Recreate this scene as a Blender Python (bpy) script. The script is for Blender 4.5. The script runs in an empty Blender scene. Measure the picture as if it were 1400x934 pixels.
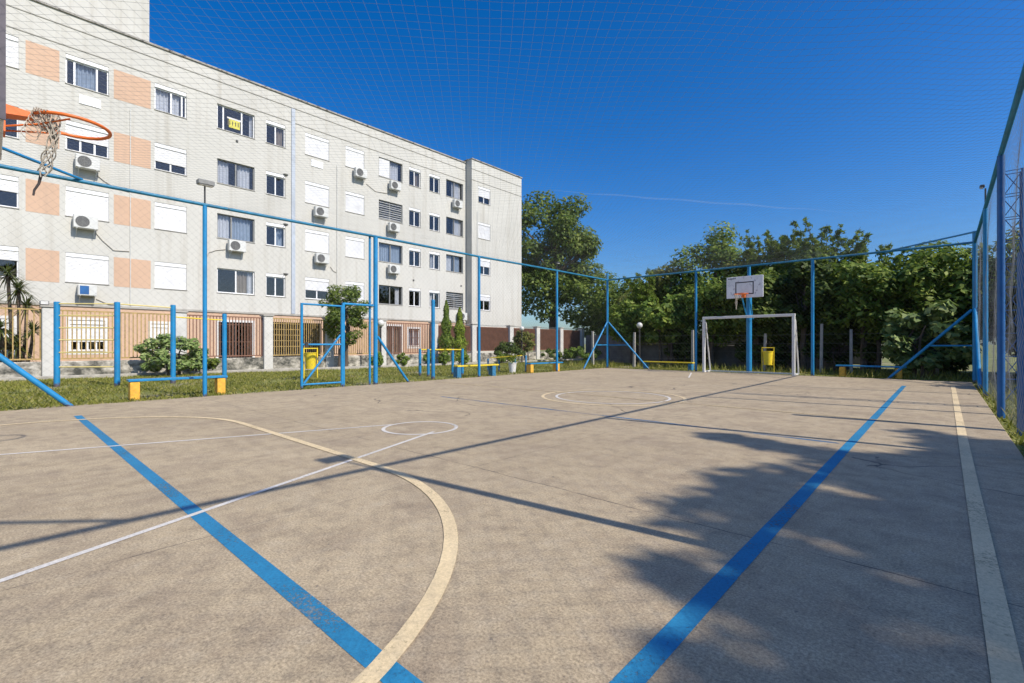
import bpy, math, random
import numpy as np
from mathutils import Vector
R = math.radians
random.seed(7)
rng = np.random.default_rng(11)
scene = bpy.context.scene
col = scene.collection

# ------------------------------------------------------------------ materials
def nd(nt, t, **kw):
    n = nt.nodes.new(t)
    for k, v in kw.items():
        setattr(n, k, v)
    return n

def newmat(name):
    m = bpy.data.materials.new(name)
    m.use_nodes = True
    nt = m.node_tree
    b = nt.nodes['Principled BSDF']
    return m, nt, b

def srgb(r, g, b):
    f = lambda c: (c / 255 / 12.92) if c / 255 <= .04045 else ((c / 255 + .055) / 1.055) ** 2.4
    return (f(r), f(g), f(b), 1)

def pos(nt, scale=(1, 1, 1)):
    g = nd(nt, 'ShaderNodeNewGeometry')
    mp = nd(nt, 'ShaderNodeMapping')
    mp.inputs['Scale'].default_value = scale
    nt.links.new(g.outputs['Position'], mp.inputs['Vector'])
    return mp.outputs['Vector']

def noise(nt, vec, scale, detail=4, rough=.55):
    n = nd(nt, 'ShaderNodeTexNoise')
    n.inputs['Scale'].default_value = scale
    n.inputs['Detail'].default_value = detail
    n.inputs['Roughness'].default_value = rough
    nt.links.new(vec, n.inputs['Vector'])
    return n.outputs['Fac']

def ramp(nt, fac, stops):
    r = nd(nt, 'ShaderNodeValToRGB')
    while len(r.color_ramp.elements) < len(stops):
        r.color_ramp.elements.new(.5)
    for e, (p, c) in zip(r.color_ramp.elements, stops):
        e.position = p
        e.color = c if len(c) == 4 else (*c, 1)
    nt.links.new(fac, r.inputs['Fac'])
    return r.outputs['Color']

def mixc(nt, fac, a, b, mode='MIX'):
    m = nd(nt, 'ShaderNodeMix', data_type='RGBA', blend_type=mode)
    for s, v in ((m.inputs[0], fac), (m.inputs[6], a), (m.inputs[7], b)):
        if isinstance(v, (int, float)):
            s.default_value = v
        elif isinstance(v, tuple):
            s.default_value = v if len(v) == 4 else (*v, 1)
        else:
            nt.links.new(v, s)
    return m.outputs[2]

def math_(nt, op, a, b=None, clamp=False):
    m = nd(nt, 'ShaderNodeMath', operation=op)
    m.use_clamp = clamp
    for s, v in ((m.inputs[0], a), (m.inputs[1], b)):
        if v is None:
            continue
        if isinstance(v, (int, float)):
            s.default_value = v
        else:
            nt.links.new(v, s)
    return m.outputs[0]

def bump(nt, b, h, strength=.3, dist=.01):
    n = nd(nt, 'ShaderNodeBump')
    n.inputs['Strength'].default_value = strength
    n.inputs['Distance'].default_value = dist
    nt.links.new(h, n.inputs['Height'])
    nt.links.new(n.outputs['Normal'], b.inputs['Normal'])

def plain(name, c, rough=.6, var=.18, scale=6, metal=0, bmp=0, stretch=(1, 1, 1), dirt=None):
    m, nt, b = newmat(name)
    v = pos(nt, stretch)
    f = noise(nt, v, scale, 6, .6)
    lo = tuple(x * (1 - var) for x in c[:3])
    hi = tuple(min(1, x * (1 + var)) for x in c[:3])
    cc = ramp(nt, f, [(.3, lo), (.7, hi)])
    if dirt:
        f2 = noise(nt, v, scale * 2.7, 8, .7)
        k = ramp(nt, f2, [(dirt[1], (0, 0, 0)), (dirt[1] + .1, (1, 1, 1))])
        cc = mixc(nt, k, cc, dirt[0])
    nt.links.new(cc, b.inputs['Base Color'])
    b.inputs['Roughness'].default_value = rough
    b.inputs['Metallic'].default_value = metal
    if bmp:
        bump(nt, b, noise(nt, v, scale * 8, 4), bmp, .004)
    return m

M = {}
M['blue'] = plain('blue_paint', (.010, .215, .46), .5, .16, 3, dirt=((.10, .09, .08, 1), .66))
def add_rust(m):
    nt = m.node_tree; b = nt.nodes['Principled BSDF']
    src = b.inputs['Base Color'].links[0].from_socket
    g = nd(nt, 'ShaderNodeNewGeometry'); sx = nd(nt, 'ShaderNodeSeparateXYZ'); nt.links.new(g.outputs['Position'], sx.inputs[0])
    f = noise(nt, g.outputs['Position'], 22, 6, .7)
    k = math_(nt, 'SUBTRACT', math_(nt, 'MULTIPLY', f, .30), sx.outputs['Z'])
    k = ramp(nt, k, [(.08, (0, 0, 0)), (.14, (.85, .85, .85))])
    nt.links.new(mixc(nt, k, src, (.10, .05, .03, 1)), b.inputs['Base Color'])
add_rust(M['blue'])
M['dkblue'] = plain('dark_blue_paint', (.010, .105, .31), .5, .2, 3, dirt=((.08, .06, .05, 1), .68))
M['rail'] = plain('blue_rail_paint', (.012, .17, .30), .5, .25, 4, dirt=((.06, .07, .07, 1), .60))
M['yellow'] = plain('yellow_paint', (.78, .58, .03), .45, .12, 3, dirt=((.25, .2, .12, 1), .72))
M['paleyellow'] = plain('pale_yellow_paint', (.72, .58, .22), .5, .12, 5)
M['orange_block'] = plain('orange_block_paint', (.80, .42, .05), .7, .18, 14, bmp=.3)
M['blue_block'] = plain('blue_block_paint', (.03, .18, .34), .7, .2, 14, bmp=.3)
M['white_metal'] = plain('white_metal_paint', (.70, .69, .66), .5, .08, 5, dirt=((.30, .22, .16, 1), .66))
M['white_pvc'] = plain('white_window_frame', (.80, .80, .80), .4, .04, 5)
M['grey_metal'] = plain('grey_metal', (.22, .22, .21), .5, .2, 9)
M['dark_metal'] = plain('dark_metal', (.035, .034, .034), .5, .2, 9)
M['ac_white'] = plain('air_conditioner_white', (.60, .60, .57), .45, .08, 4, dirt=((.4, .38, .34, 1), .7))
M['ac_dark'] = plain('air_conditioner_dark', (.10, .10, .10), .6, .2, 9)
M['concrete_post'] = plain('concrete_post', (.36, .34, .31), .9, .2, 5, bmp=.4)
M['orange'] = plain('orange_rim_paint', (.72, .16, .025), .45, .14, 12, dirt=((.35, .13, .06, 1), .66))
M['rope'] = plain('net_rope', (.40, .36, .30), .9, .25, 40)
M['rope_dark'] = plain('dark_rope_end', (.06, .05, .05), .9, .25, 40)
M['board_back'] = plain('board_steel', (.075, .065, .085), .6, .2, 8)
M['board_white'] = plain('backboard_white', (.80, .80, .81), .55, .1, 2.5, dirt=((.42, .40, .44, 1), .55))
M['black'] = plain('black_paint', (.03, .028, .035), .6, .1, 6)
M['grey_pipe'] = plain('blue_grey_joint', (.42, .46, .52), .7, .12, 2)
M['bark'] = plain('bark', (.10, .075, .055), .9, .35, 9, bmp=.6, stretch=(1, 1, .25))
M['picket'] = plain('picket_paint', (.38, .26, .09), .6, .25, 5, dirt=((.13, .06, .035, 1), .55))
M['picket_red'] = plain('picket_rust_paint', (.20, .095, .06), .65, .25, 5, dirt=((.10, .05, .035, 1), .6))
M['panel_tan'] = plain('tan_screen_panel', (.27, .195, .145), .85, .25, 3, stretch=(1, 1, .3))
M['panel_brown'] = plain('brown_screen_panel', (.13, .080, .066), .8, .25, 3, stretch=(1, 1, .3))
M['plaster'] = plain('white_pillar_plaster', (.56, .545, .51), .9, .1, 2, bmp=.3, dirt=((.36, .34, .30, 1), .62))
M['globe'] = plain('white_globe', (.60, .59, .56), .3, .05, 4)
M['pot'] = plain('white_pot', (.72, .71, .69), .5, .08, 8)
M['cable'] = plain('beige_cable', (.42, .38, .32), .7, .1, 8)
M['tile_roof'] = plain('roof_coping', (.33, .31, .28), .9, .25, 1.6, dirt=((.07, .065, .06, 1), .52))
M['asphalt'] = plain('pale_paving', (.38, .35, .33), .9, .12, 2, bmp=.3)
M['kerb'] = plain('kerb_concrete', (.38, .35, .30), .9, .2, 4, bmp=.4, dirt=((.16, .16, .09, 1), .62))
M['curtain'] = plain('white_curtain', (.66, .66, .68), .9, .08, 4)
M['curtain_blue'] = plain('blue_grey_curtain', (.36, .42, .50), .9, .1, 4)
M['curtain_tan'] = plain('tan_curtain', (.30, .24, .18), .9, .15, 4)
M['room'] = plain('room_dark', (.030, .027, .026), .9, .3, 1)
M['sign_yellow'] = plain('sign_yellow', (.58, .52, .08), .6, .05, 4)
M['stonedark'] = plain('grey_wall', (.15, .14, .135), .95, .3, 2, bmp=.4)
M['net_thread'] = plain('net_thread', (.15, .16, .17), .75, .2, 3)
M['net_thread_pale'] = plain('overhead_net_thread', (.26, .28, .30), .7, .2, 2)
M['ironroof'] = plain('lamp_top', (.12, .11, .10), .6, .2, 5)

def shutter_mat():
    m, nt, b = newmat('white_roller_shutter')
    g = nd(nt, 'ShaderNodeNewGeometry')
    sx = nd(nt, 'ShaderNodeSeparateXYZ'); nt.links.new(g.outputs['Position'], sx.inputs[0])
    w = math_(nt, 'SINE', math_(nt, 'MULTIPLY', sx.outputs['Z'], 2 * math.pi / .055))
    f = noise(nt, pos(nt), 2.5, 5)
    c = ramp(nt, f, [(.3, (.60, .60, .61)), (.7, (.70, .70, .70))])
    nt.links.new(c, b.inputs['Base Color'])
    b.inputs['Roughness'].default_value = .5
    bump(nt, b, w, .5, .008)
    return m
M['shutter'] = shutter_mat()

def facade_mat(name, c, stain):
    m, nt, b = newmat(name)
    base = noise(nt, pos(nt), .5, 6, .6)
    cc = ramp(nt, base, [(.3, tuple(x * .93 for x in c)), (.7, tuple(min(1, x * 1.05) for x in c))])
    st = noise(nt, pos(nt, (1, 2.2, .10)), 1.4, 7, .65)
    k = ramp(nt, st, [(.5, (0, 0, 0)), (.78, (.7, .7, .7))])
    cc = mixc(nt, k, cc, stain)
    fine = noise(nt, pos(nt), 9, 6, .7)
    k2 = ramp(nt, fine, [(.60, (0, 0, 0)), (.80, (.28, .28, .28))])
    cc = mixc(nt, k2, cc, stain)
    nt.links.new(cc, b.inputs['Base Color'])
    b.inputs['Roughness'].default_value = .92
    bump(nt, b, noise(nt, pos(nt), 60, 3), .25, .004)
    return m
M['cream'] = facade_mat('cream_render', (.55, .535, .488), (.40, .37, .31))
M['salmon'] = facade_mat('salmon_render', (.57, .385, .27), (.43, .31, .23))
M['trimshade'] = facade_mat('stained_ledge', (.40, .38, .34), (.16, .15, .13))
M['whitetrim'] = facade_mat('white_surround', (.70, .68, .66), (.5, .47, .42))

def stone_mat():
    m, nt, b = newmat('mossy_stone_base')
    f = noise(nt, pos(nt, (1, 1, 1.4)), 2.6, 9, .7)
    c = ramp(nt, f, [(.38, (.06, .06, .05)), (.5, (.27, .25, .21)), (.62, (.55, .51, .44))])
    nt.links.new(c, b.inputs['Base Color']); b.inputs['Roughness'].default_value = .95
    bump(nt, b, f, .5, .03)
    return m
M['stone'] = stone_mat()

def glass_mat():
    m = bpy.data.materials.new('window_glass'); m.use_nodes = True
    nt = m.node_tree; nt.nodes.clear()
    o = nd(nt, 'ShaderNodeOutputMaterial')
    t = nd(nt, 'ShaderNodeBsdfTransparent'); t.inputs[0].default_value = (.78, .80, .82, 1)
    g = nd(nt, 'ShaderNodeBsdfGlossy'); g.inputs['Roughness'].default_value = .02
    g.inputs['Color'].default_value = (.85, .85, .88, 1)
    lw = nd(nt, 'ShaderNodeLayerWeight'); lw.inputs['Blend'].default_value = .5
    mx = nd(nt, 'ShaderNodeMixShader')
    f = math_(nt, 'ADD', math_(nt, 'MULTIPLY', math_(nt, 'POWER', lw.outputs['Facing'], 3.0), .5), .09, True)
    nt.links.new(f, mx.inputs[0]); nt.links.new(t.outputs[0], mx.inputs[1]); nt.links.new(g.outputs[0], mx.inputs[2])
    nt.links.new(mx.outputs[0], o.inputs[0])
    return m
M['glass'] = glass_mat()

def leaf_mat(name, stops, trans=.42, gloss=.55):
    m = bpy.data.materials.new(name); m.use_nodes = True
    nt = m.node_tree; nt.nodes.clear()
    o = nd(nt, 'ShaderNodeOutputMaterial')
    g = nd(nt, 'ShaderNodeNewGeometry')
    f = noise(nt, g.outputs['Position'], .8, 3)
    a = math_(nt, 'ADD', math_(nt, 'MULTIPLY', g.outputs['Random Per Island'], .6), math_(nt, 'MULTIPLY', f, .4))
    n = len(stops)
    c = ramp(nt, a, [(.18 + .64 * i / (n - 1), s) for i, s in enumerate(stops)])
    b = nd(nt, 'ShaderNodeBsdfPrincipled'); nt.links.new(c, b.inputs['Base Color'])
    b.inputs['Roughness'].default_value = gloss; b.inputs['Specular IOR Level'].default_value = .25
    tr = nd(nt, 'ShaderNodeBsdfTranslucent')
    tc = mixc(nt, .5, c, (.16, .22, .02, 1)); nt.links.new(tc, tr.inputs[0])
    mx = nd(nt, 'ShaderNodeMixShader'); mx.inputs[0].default_value = trans
    nt.links.new(b.outputs[0], mx.inputs[1]); nt.links.new(tr.outputs[0], mx.inputs[2])
    nt.links.new(mx.outputs[0], o.inputs[0])
    return m
L = {}
L['dark'] = leaf_mat('dark_leaves', [(0.024, 0.046, 0.011), (0.068, 0.108, 0.022), (0.162, 0.216, 0.047)])
L['mid'] = leaf_mat('mid_leaves', [(.036, .068, .011), (.105, .165, .026), (.27, .32, .065)])
L['olive'] = leaf_mat('olive_leaves', [(0.061, 0.074, 0.016), (0.176, 0.189, 0.041), (0.351, 0.338, 0.095)])
L['bright'] = leaf_mat('bright_leaves', [(.055, .105, .014), (.15, .235, .03), (.36, .42, .08)])
L['lime'] = leaf_mat('lime_conifer_leaves', [(.10, .16, .012), (.19, .26, .02), (.30, .35, .04)], .25, .6)
L['pale'] = leaf_mat('pale_broad_leaves', [(.07, .12, .03), (.18, .26, .07), (.38, .44, .17)], .25, .5)
L['dry'] = leaf_mat('yellowing_leaves', [(.05, .08, .015), (.11, .13, .03), (.24, .22, .08)], .3, .5)
L['strap'] = leaf_mat('strap_leaves', [(.022, .045, .014), (.06, .085, .022), (.15, .15, .045)], .2, .35)
L['grass'] = leaf_mat('grass_blades', [(.11, .13, .02), (.24, .25, .04), (.42, .36, .12)], .3, .6)

def ground_mat():
    m, nt, b = newmat('lawn_ground')
    v = pos(nt)
    f = noise(nt, v, .55, 6, .6); f2 = noise(nt, v, 6, 6, .7)
    c = ramp(nt, f2, [(.3, (.09, .105, .02)), (.55, (.19, .20, .04)), (.75, (.32, .28, .10))])
    d = ramp(nt, f2, [(.3, (.20, .16, .09)), (.7, (.38, .32, .20))])
    k = ramp(nt, f, [(.52, (0, 0, 0)), (.66, (1, 1, 1))])
    sx = nd(nt, 'ShaderNodeSeparateXYZ'); nt.links.new(v, sx.inputs[0])
    e = math_(nt, 'ABSOLUTE', math_(nt, 'ADD', sx.outputs['X'], 11.45))
    e = math_(nt, 'SUBTRACT', math_(nt, 'MULTIPLY', noise(nt, v, 1.6, 6, .7), 1.15), e)
    k = math_(nt, 'MAXIMUM', k, ramp(nt, e, [(.05, (0, 0, 0)), (.3, (1, 1, 1))]))
    nt.links.new(mixc(nt, k, c, d), b.inputs['Base Color'])
    b.inputs['Roughness'].default_value = .95
    bump(nt, b, f2, .8, .05)
    return m
M['ground'] = ground_mat()

def slab_mat():
    m, nt, b = newmat('court_concrete')
    v = pos(nt)
    big = noise(nt, v, .35, 5, .6)
    mid = noise(nt, v, 1.7, 7, .65)
    c = ramp(nt, big, [(.3, (.362, .283, .178)), (.7, (.462, .366, .235))])
    # worn, greyer and darker patches
    k = ramp(nt, mid, [(.47, (0, 0, 0)), (.68, (.65, .65, .65))])
    c = mixc(nt, k, c, (.27, .205, .14, 1))
    # broad stains and paler rubbed areas
    s1 = noise(nt, v, .75, 8, .72)
    c = mixc(nt, ramp(nt, s1, [(.54, (0, 0, 0)), (.68, (.38, .38, .38))]), c, (.22, .165, .11, 1))
    c = mixc(nt, ramp(nt, s1, [(.30, (.5, .5, .5)), (.44, (0, 0, 0))]), c, (.46, .385, .275, 1))
    m4 = noise(nt, v, 5.5, 9, .75)
    c = mixc(nt, ramp(nt, m4, [(.48, (0, 0, 0)), (.66, (.6, .6, .6))]), c, (.20, .155, .105, 1))
    c = mixc(nt, ramp(nt, m4, [(.30, (.45, .45, .45)), (.45, (0, 0, 0))]), c, (.50, .42, .30, 1))
    # brushed streaks
    st = noise(nt, pos(nt, (3.2, .55, 1)), 3.3, 6, .7)
    c = mixc(nt, ramp(nt, st, [(.45, (0, 0, 0)), (.75, (.42, .42, .42))]), c, (.46, .38, .265, 1))
    st2 = noise(nt, pos(nt, (.55, 3.0, 1)), 4.1, 6, .7)
    c = mixc(nt, ramp(nt, st2, [(.50, (0, 0, 0)), (.78, (.4, .4, .4))]), c, (.24, .185, .135, 1))
    fine = noise(nt, v, 85, 6, .8)
    c = mixc(nt, .75, c, ramp(nt, fine, [(.34, (.30, .29, .28)), (.5, (1.0, .99, .98)), (.66, (1.65, 1.65, 1.65))]), 'MULTIPLY')
    spk = noise(nt, v, 19, 3, .5)
    c = mixc(nt, ramp(nt, spk, [(.70, (0, 0, 0)), (.76, (.7, .7, .7))]), c, (.12, .10, .085, 1))
    # joints and cracks, displaced by noise
    sx = nd(nt, 'ShaderNodeSeparateXYZ'); nt.links.new(v, sx.inputs[0])
    wob = math_(nt, 'MULTIPLY', math_(nt, 'SUBTRACT', noise(nt, v, 1.1, 6, .65), .5), .10)
    def joint(axis, off, period, w):
        p = math_(nt, 'ADD', math_(nt, 'ADD', axis, wob), -off + 400 * period)
        mo = math_(nt, 'MODULO', p, period)
        d = math_(nt, 'ABSOLUTE', math_(nt, 'SUBTRACT', mo, 0.0))
        return math_(nt, 'LESS_THAN', d, w)
    jy = joint(sx.outputs['Y'], 2.85, 3.05, .010)
    jx = joint(sx.outputs['X'], -3.05, 9.0, .007)
    vo = nd(nt, 'ShaderNodeTexVoronoi', feature='DISTANCE_TO_EDGE'); vo.inputs['Scale'].default_value = .55
    wv = mixc(nt, .18, v, nd(nt, 'ShaderNodeTexNoise').outputs['Color'])
    dn = nd(nt, 'ShaderNodeTexNoise'); dn.inputs['Scale'].default_value = 1.8; dn.inputs['Detail'].default_value = 6
    nt.links.new(v, dn.inputs['Vector'])
    va = nd(nt, 'ShaderNodeVectorMath', operation='MULTIPLY_ADD')
    nt.links.new(dn.outputs['Color'], va.inputs[0]); va.inputs[1].default_value = (.5, .5, 0); nt.links.new(v, va.inputs[2])
    nt.links.new(va.outputs[0], vo.inputs['Vector'])
    cr = math_(nt, 'LESS_THAN', vo.outputs['Distance'], .006)
    gate = math_(nt, 'GREATER_THAN', noise(nt, v, .33, 2), .56)
    far = math_(nt, 'GREATER_THAN', sx.outputs['Y'], 4.5)
    cr = math_(nt, 'MULTIPLY', math_(nt, 'MULTIPLY', cr, gate), far)
    lines = math_(nt, 'MAXIMUM', math_(nt, 'MAXIMUM', jy, jx), cr)
    jn = math_(nt, 'MULTIPLY', lines, ramp(nt, noise(nt, v, 2.3, 4), [(.38, (.1, .1, .1)), (.6, (.8, .8, .8))]))
    c = mixc(nt, jn, c, (.05, .042, .036, 1))
    nt.links.new(c, b.inputs['Base Color'])
    b.inputs['Roughness'].default_value = .88
    h = math_(nt, 'ADD', math_(nt, 'MULTIPLY', fine, .5), math_(nt, 'MULTIPLY', st, 1.0))
    bump(nt, b, h, .35, .004)
    return m
M['slab'] = slab_mat()

def line_mat(name, c, wear, lo):
    m = bpy.data.materials.new(name); m.use_nodes = True
    nt = m.node_tree; b = nt.nodes['Principled BSDF']; o = nt.nodes['Material Output']
    v = pos(nt)
    f = noise(nt, v, 2.2, 5)
    fine = noise(nt, v, 70, 5, .75)
    cc = ramp(nt, f, [(.3, tuple(x * .85 for x in c)), (.7, tuple(min(1, x * 1.08) for x in c))])
    cc = mixc(nt, .5, cc, ramp(nt, fine, [(.35, (.6, .6, .6)), (.62, (1.15, 1.15, 1.15))]), 'MULTIPLY')
    nt.links.new(cc, b.inputs['Base Color']); b.inputs['Roughness'].default_value = .8
    t = nd(nt, 'ShaderNodeBsdfTransparent'); mx = nd(nt, 'ShaderNodeMixShader')
    patch = noise(nt, v, 1.3, 4)
    w = noise(nt, v, 48, 8, .78)
    s = math_(nt, 'ADD', math_(nt, 'MULTIPLY', patch, .4), math_(nt, 'MULTIPLY', w, .6))
    k = ramp(nt, s, [(wear, (1 - lo,) * 3), (wear + .05, (1, 1, 1))])
    k = ramp(nt, s, [(wear - .04, (1, 1, 1)), (wear, (lo, lo, lo))]) if False else k
    inv = math_(nt, 'SUBTRACT', 1.0, k)
    fac = math_(nt, 'MAXIMUM', math_(nt, 'MULTIPLY', inv, 1.0), 0.0)
    nt.links.new(fac, mx.inputs[0])
    nt.links.new(t.outputs[0], mx.inputs[2]); nt.links.new(b.outputs[0], mx.inputs[1])
    nt.links.new(mx.outputs[0], o.inputs[0])
    return m
M['line_blue'] = line_mat('blue_line_paint', (.014, .20, .38), .42, .6)
M['line_blue_worn'] = line_mat('worn_blue_line_paint', (.05, .16, .30), .49, .8)
M['line_yellow'] = line_mat('yellow_line_paint', (.73, .57, .335), .42, .45)
M['line_yellow_worn'] = line_mat('worn_yellow_line_paint', (.56, .44, .25), .48, .6)
M['line_white'] = line_mat('white_line_paint', (.66, .62, .56), .40, .5)

def contrail_mat():
    m = bpy.data.materials.new('contrail_vapour'); m.use_nodes = True
    nt = m.node_tree; nt.nodes.clear()
    o = nd(nt, 'ShaderNodeOutputMaterial')
    v = nd(nt, 'ShaderNodeVolumeScatter'); v.inputs['Color'].default_value = (1, 1, 1, 1)
    v.inputs['Density'].default_value = .009; v.inputs['Anisotropy'].default_value = 0.0
    nt.links.new(v.outputs[0], o.inputs['Volume'])
    return m
M['contrail'] = contrail_mat()

# ------------------------------------------------------------------ mesh builder
ROOT = {}
class MB:
    def __init__(s):
        s.v = []; s.f = []
    def quad(s, *p):
        i = len(s.v); s.v += [tuple(q) for q in p]; s.f.append(tuple(range(i, i + len(p)))); return s
    def box(s, c, d, rz=0, ch=0.0):
        hx, hy, hz = d[0] / 2, d[1] / 2, d[2] / 2
        ch = min(ch, hx * .45, hy * .45, hz * .45)
        ca, sa = math.cos(rz), math.sin(rz)
        T = lambda x, y, z: (c[0] + x * ca - y * sa, c[1] + x * sa + y * ca, c[2] + z)
        if ch <= 0:
            i = len(s.v)
            s.v += [T(x, y, z) for z in (-hz, hz) for y in (-hy, hy) for x in (-hx, hx)]
            for f in ((0, 2, 3, 1), (4, 5, 7, 6), (0, 1, 5, 4), (2, 6, 7, 3), (0, 4, 6, 2), (1, 3, 7, 5)):
                s.f.append(tuple(i + k for k in f))
            return s
        # chamfered box: rings
        rings = []
        for z, e in ((-hz, ch), (-hz + ch, 0), (hz - ch, 0), (hz, ch)):
            ax, ay = hx - e, hy - e
            ring = []
            for (x, y, dx, dy) in ((-ax, -ay, ch, 0), (ax, -ay, -ch, 0), (ax, ay, 0, 0), (-ax, ay, 0, 0)):
                ring.append((x, y))
            rr = [(-ax + ch, -ay), (ax - ch, -ay), (ax, -ay + ch), (ax, ay - ch), (ax - ch, ay), (-ax + ch, ay), (-ax, ay - ch), (-ax, -ay + ch)]
            i = len(s.v); s.v += [T(x, y, z) for x, y in rr]; rings.append(i)
        for a, b in zip(rings, rings[1:]):
            for k in range(8):
                s.f.append((a + k, a + (k + 1) % 8, b + (k + 1) % 8, b + k))
        s.f.append(tuple(rings[0] + k for k in range(7, -1, -1)))
        s.f.append(tuple(rings[-1] + k for k in range(8)))
        return s
    def mm(s, a, b, ch=0.0):
        return s.box([(p + q) / 2 for p, q in zip(a, b)], [abs(q - p) for p, q in zip(a, b)], 0, ch)
    def tube(s, pts, r, n=8, cap=True):
        pts = [Vector(p) for p in pts]
        if not hasattr(r, '__len__'):
            r = [r] * len(pts)
        up = None; rings = []
        for i, p in enumerate(pts):
            t = (pts[min(i + 1, len(pts) - 1)] - pts[max(i - 1, 0)])
            if t.length < 1e-9: t = Vector((0, 0, 1))
            t.normalize()
            if up is None:
                up = Vector((0, 0, 1)) if abs(t.z) < .95 else Vector((1, 0, 0))
                up = (up - t * up.dot(t)).normalized()
            else:
                up = up - t * up.dot(t)
                up = up.normalized() if up.length > 1e-6 else t.orthogonal().normalized()
            w = t.cross(up)
            i0 = len(s.v); rings.append(i0)
            for k in range(n):
                a = 2 * math.pi * k / n + math.pi / n
                s.v.append(tuple(p + (up * math.cos(a) + w * math.sin(a)) * r[i]))
        for a, b in zip(rings, rings[1:]):
            for k in range(n):
                s.f.append((a + k, a + (k + 1) % n, b + (k + 1) % n, b + k))
        if cap:
            s.f.append(tuple(rings[0] + k for k in range(n - 1, -1, -1)))
            s.f.append(tuple(rings[-1] + k for k in range(n)))
        return s
    def bar(s, p, q, w):
        return s.tube([p, q], w * .7071, 4)
    def lathe(s, c, prof, n=16):
        rings = []
        for r, z in prof:
            i = len(s.v); rings.append(i)
            s.v += [(c[0] + r * math.cos(2 * math.pi * k / n), c[1] + r * math.sin(2 * math.pi * k / n), c[2] + z) for k in range(n)]
        for a, b in zip(rings, rings[1:]):
            for k in range(n):
                s.f.append((a + k, a + (k + 1) % n, b + (k + 1) % n, b + k))
        s.f.append(tuple(rings[0] + k for k in range(n - 1, -1, -1)))
        s.f.append(tuple(rings[-1] + k for k in range(n)))
        return s
    def torus(s, c, R_, r, n=40, m=8, axis='z', tilt=None):
        rows = []
        for i in range(n):
            a = 2 * math.pi * i / n
            row = []
            for k in range(m):
                b = 2 * math.pi * k / m
                x, y, z = (R_ + r * math.cos(b)) * math.cos(a), (R_ + r * math.cos(b)) * math.sin(a), r * math.sin(b)
                if axis == 'x': x, y, z = z, x, y
                if axis == 'y': x, y, z = x, z, y
                row.append(len(s.v)); s.v.append((c[0] + x, c[1] + y, c[2] + z))
            rows.append(row)
        for i in range(n):
            for k in range(m):
                a, b = rows[i], rows[(i + 1) % n]
                s.f.append((a[k], a[(k + 1) % m], b[(k + 1) % m], b[k]))
        return s
    def build(s, name, mat, parent=None, smooth=False):
        me = bpy.data.meshes.new(name)
        off = ROOT.get(parent.name, Vector((0, 0, 0))) if parent else Vector((0, 0, 0))
        vv = [(x - off[0], y - off[1], z - off[2]) for x, y, z in s.v]
        me.from_pydata(vv, [], s.f)
        me.materials.append(mat)
        if smooth:
            me.polygons.foreach_set('use_smooth', [True] * len(me.polygons))
            try:
                me.set_sharp_from_angle(angle=R(38))
            except Exception:
                pass
        me.update()
        o = bpy.data.objects.new(name, me); col.objects.link(o)
        if parent:
            o.parent = parent
            ROOT[o.name] = off
        return o

def tag(o, label=None, cat=None, group=None, kind=None):
    if label: o['label'] = label
    if cat: o['category'] = cat
    if group: o['group'] = group
    if kind: o['kind'] = kind
    return o

def thing(name, loc, label, cat, group=None):
    o = bpy.data.objects.new(name, None); col.objects.link(o)
    o.empty_display_size = .2
    o.location = loc
    ROOT[o.name] = Vector(loc)
    return tag(o, label, cat, group)

def dup(root, loc, label, group=None):
    r = root.copy(); col.objects.link(r); r.location = loc
    r['label'] = label
    if group: r['group'] = group
    for ch in list(root.children):
        c = ch.copy(); col.objects.link(c); c.parent = r
        for g in list(ch.children):
            d = g.copy(); col.objects.link(d); d.parent = c
    return r

def struct(mb, name, mat, smooth=False):
    return tag(mb.build(name, mat, None, smooth), kind='structure')

# ------------------------------------------------------------------ layout constants (metres; +Y runs along the court)
XL, XR, YN, YF, HF = -11.35, .63, -.85, 18.9, 3.97
FX = -25.5          # facade plane of the apartment block
CAMH = 1.08

# ------------------------------------------------------------------ ground
def sheet(x0, x1, y0, y1, z):
    return MB().quad((x0, y0, z), (x1, y0, z), (x1, y1, z), (x0, y1, z))
struct(sheet(-600, 600, -400, 800, -.05), 'ground', M['ground'])
slab = MB(); slab.mm((-11.18, -1.2, -.3), (.56, 18.62, 0), .012)
struct(slab, 'court_slab', M['slab'])
# side paving beyond the right fence
struct(MB().mm((2.0, -6, -.3), (6.5, 15, -.03)), 'side_pavement', M['asphalt'])
# kerb along the planted bed by the perimeter wall
kb = MB()
kp = [(-21.3, -4), (-20.6, 4.4), (-19.8, 10), (-19.2, 16), (-18.6, 24), (-18.3, 30)]
for (xa, ya), (xb, yb) in zip(kp, kp[1:]):
    a = math.atan2(yb - ya, xb - xa); l = math.hypot(xb - xa, yb - ya)
    kb.box(((xa + xb) / 2, (ya + yb) / 2, -.02), (l, .14, .16), a, .015)
struct(kb, 'kerb', M['kerb'])

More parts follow.
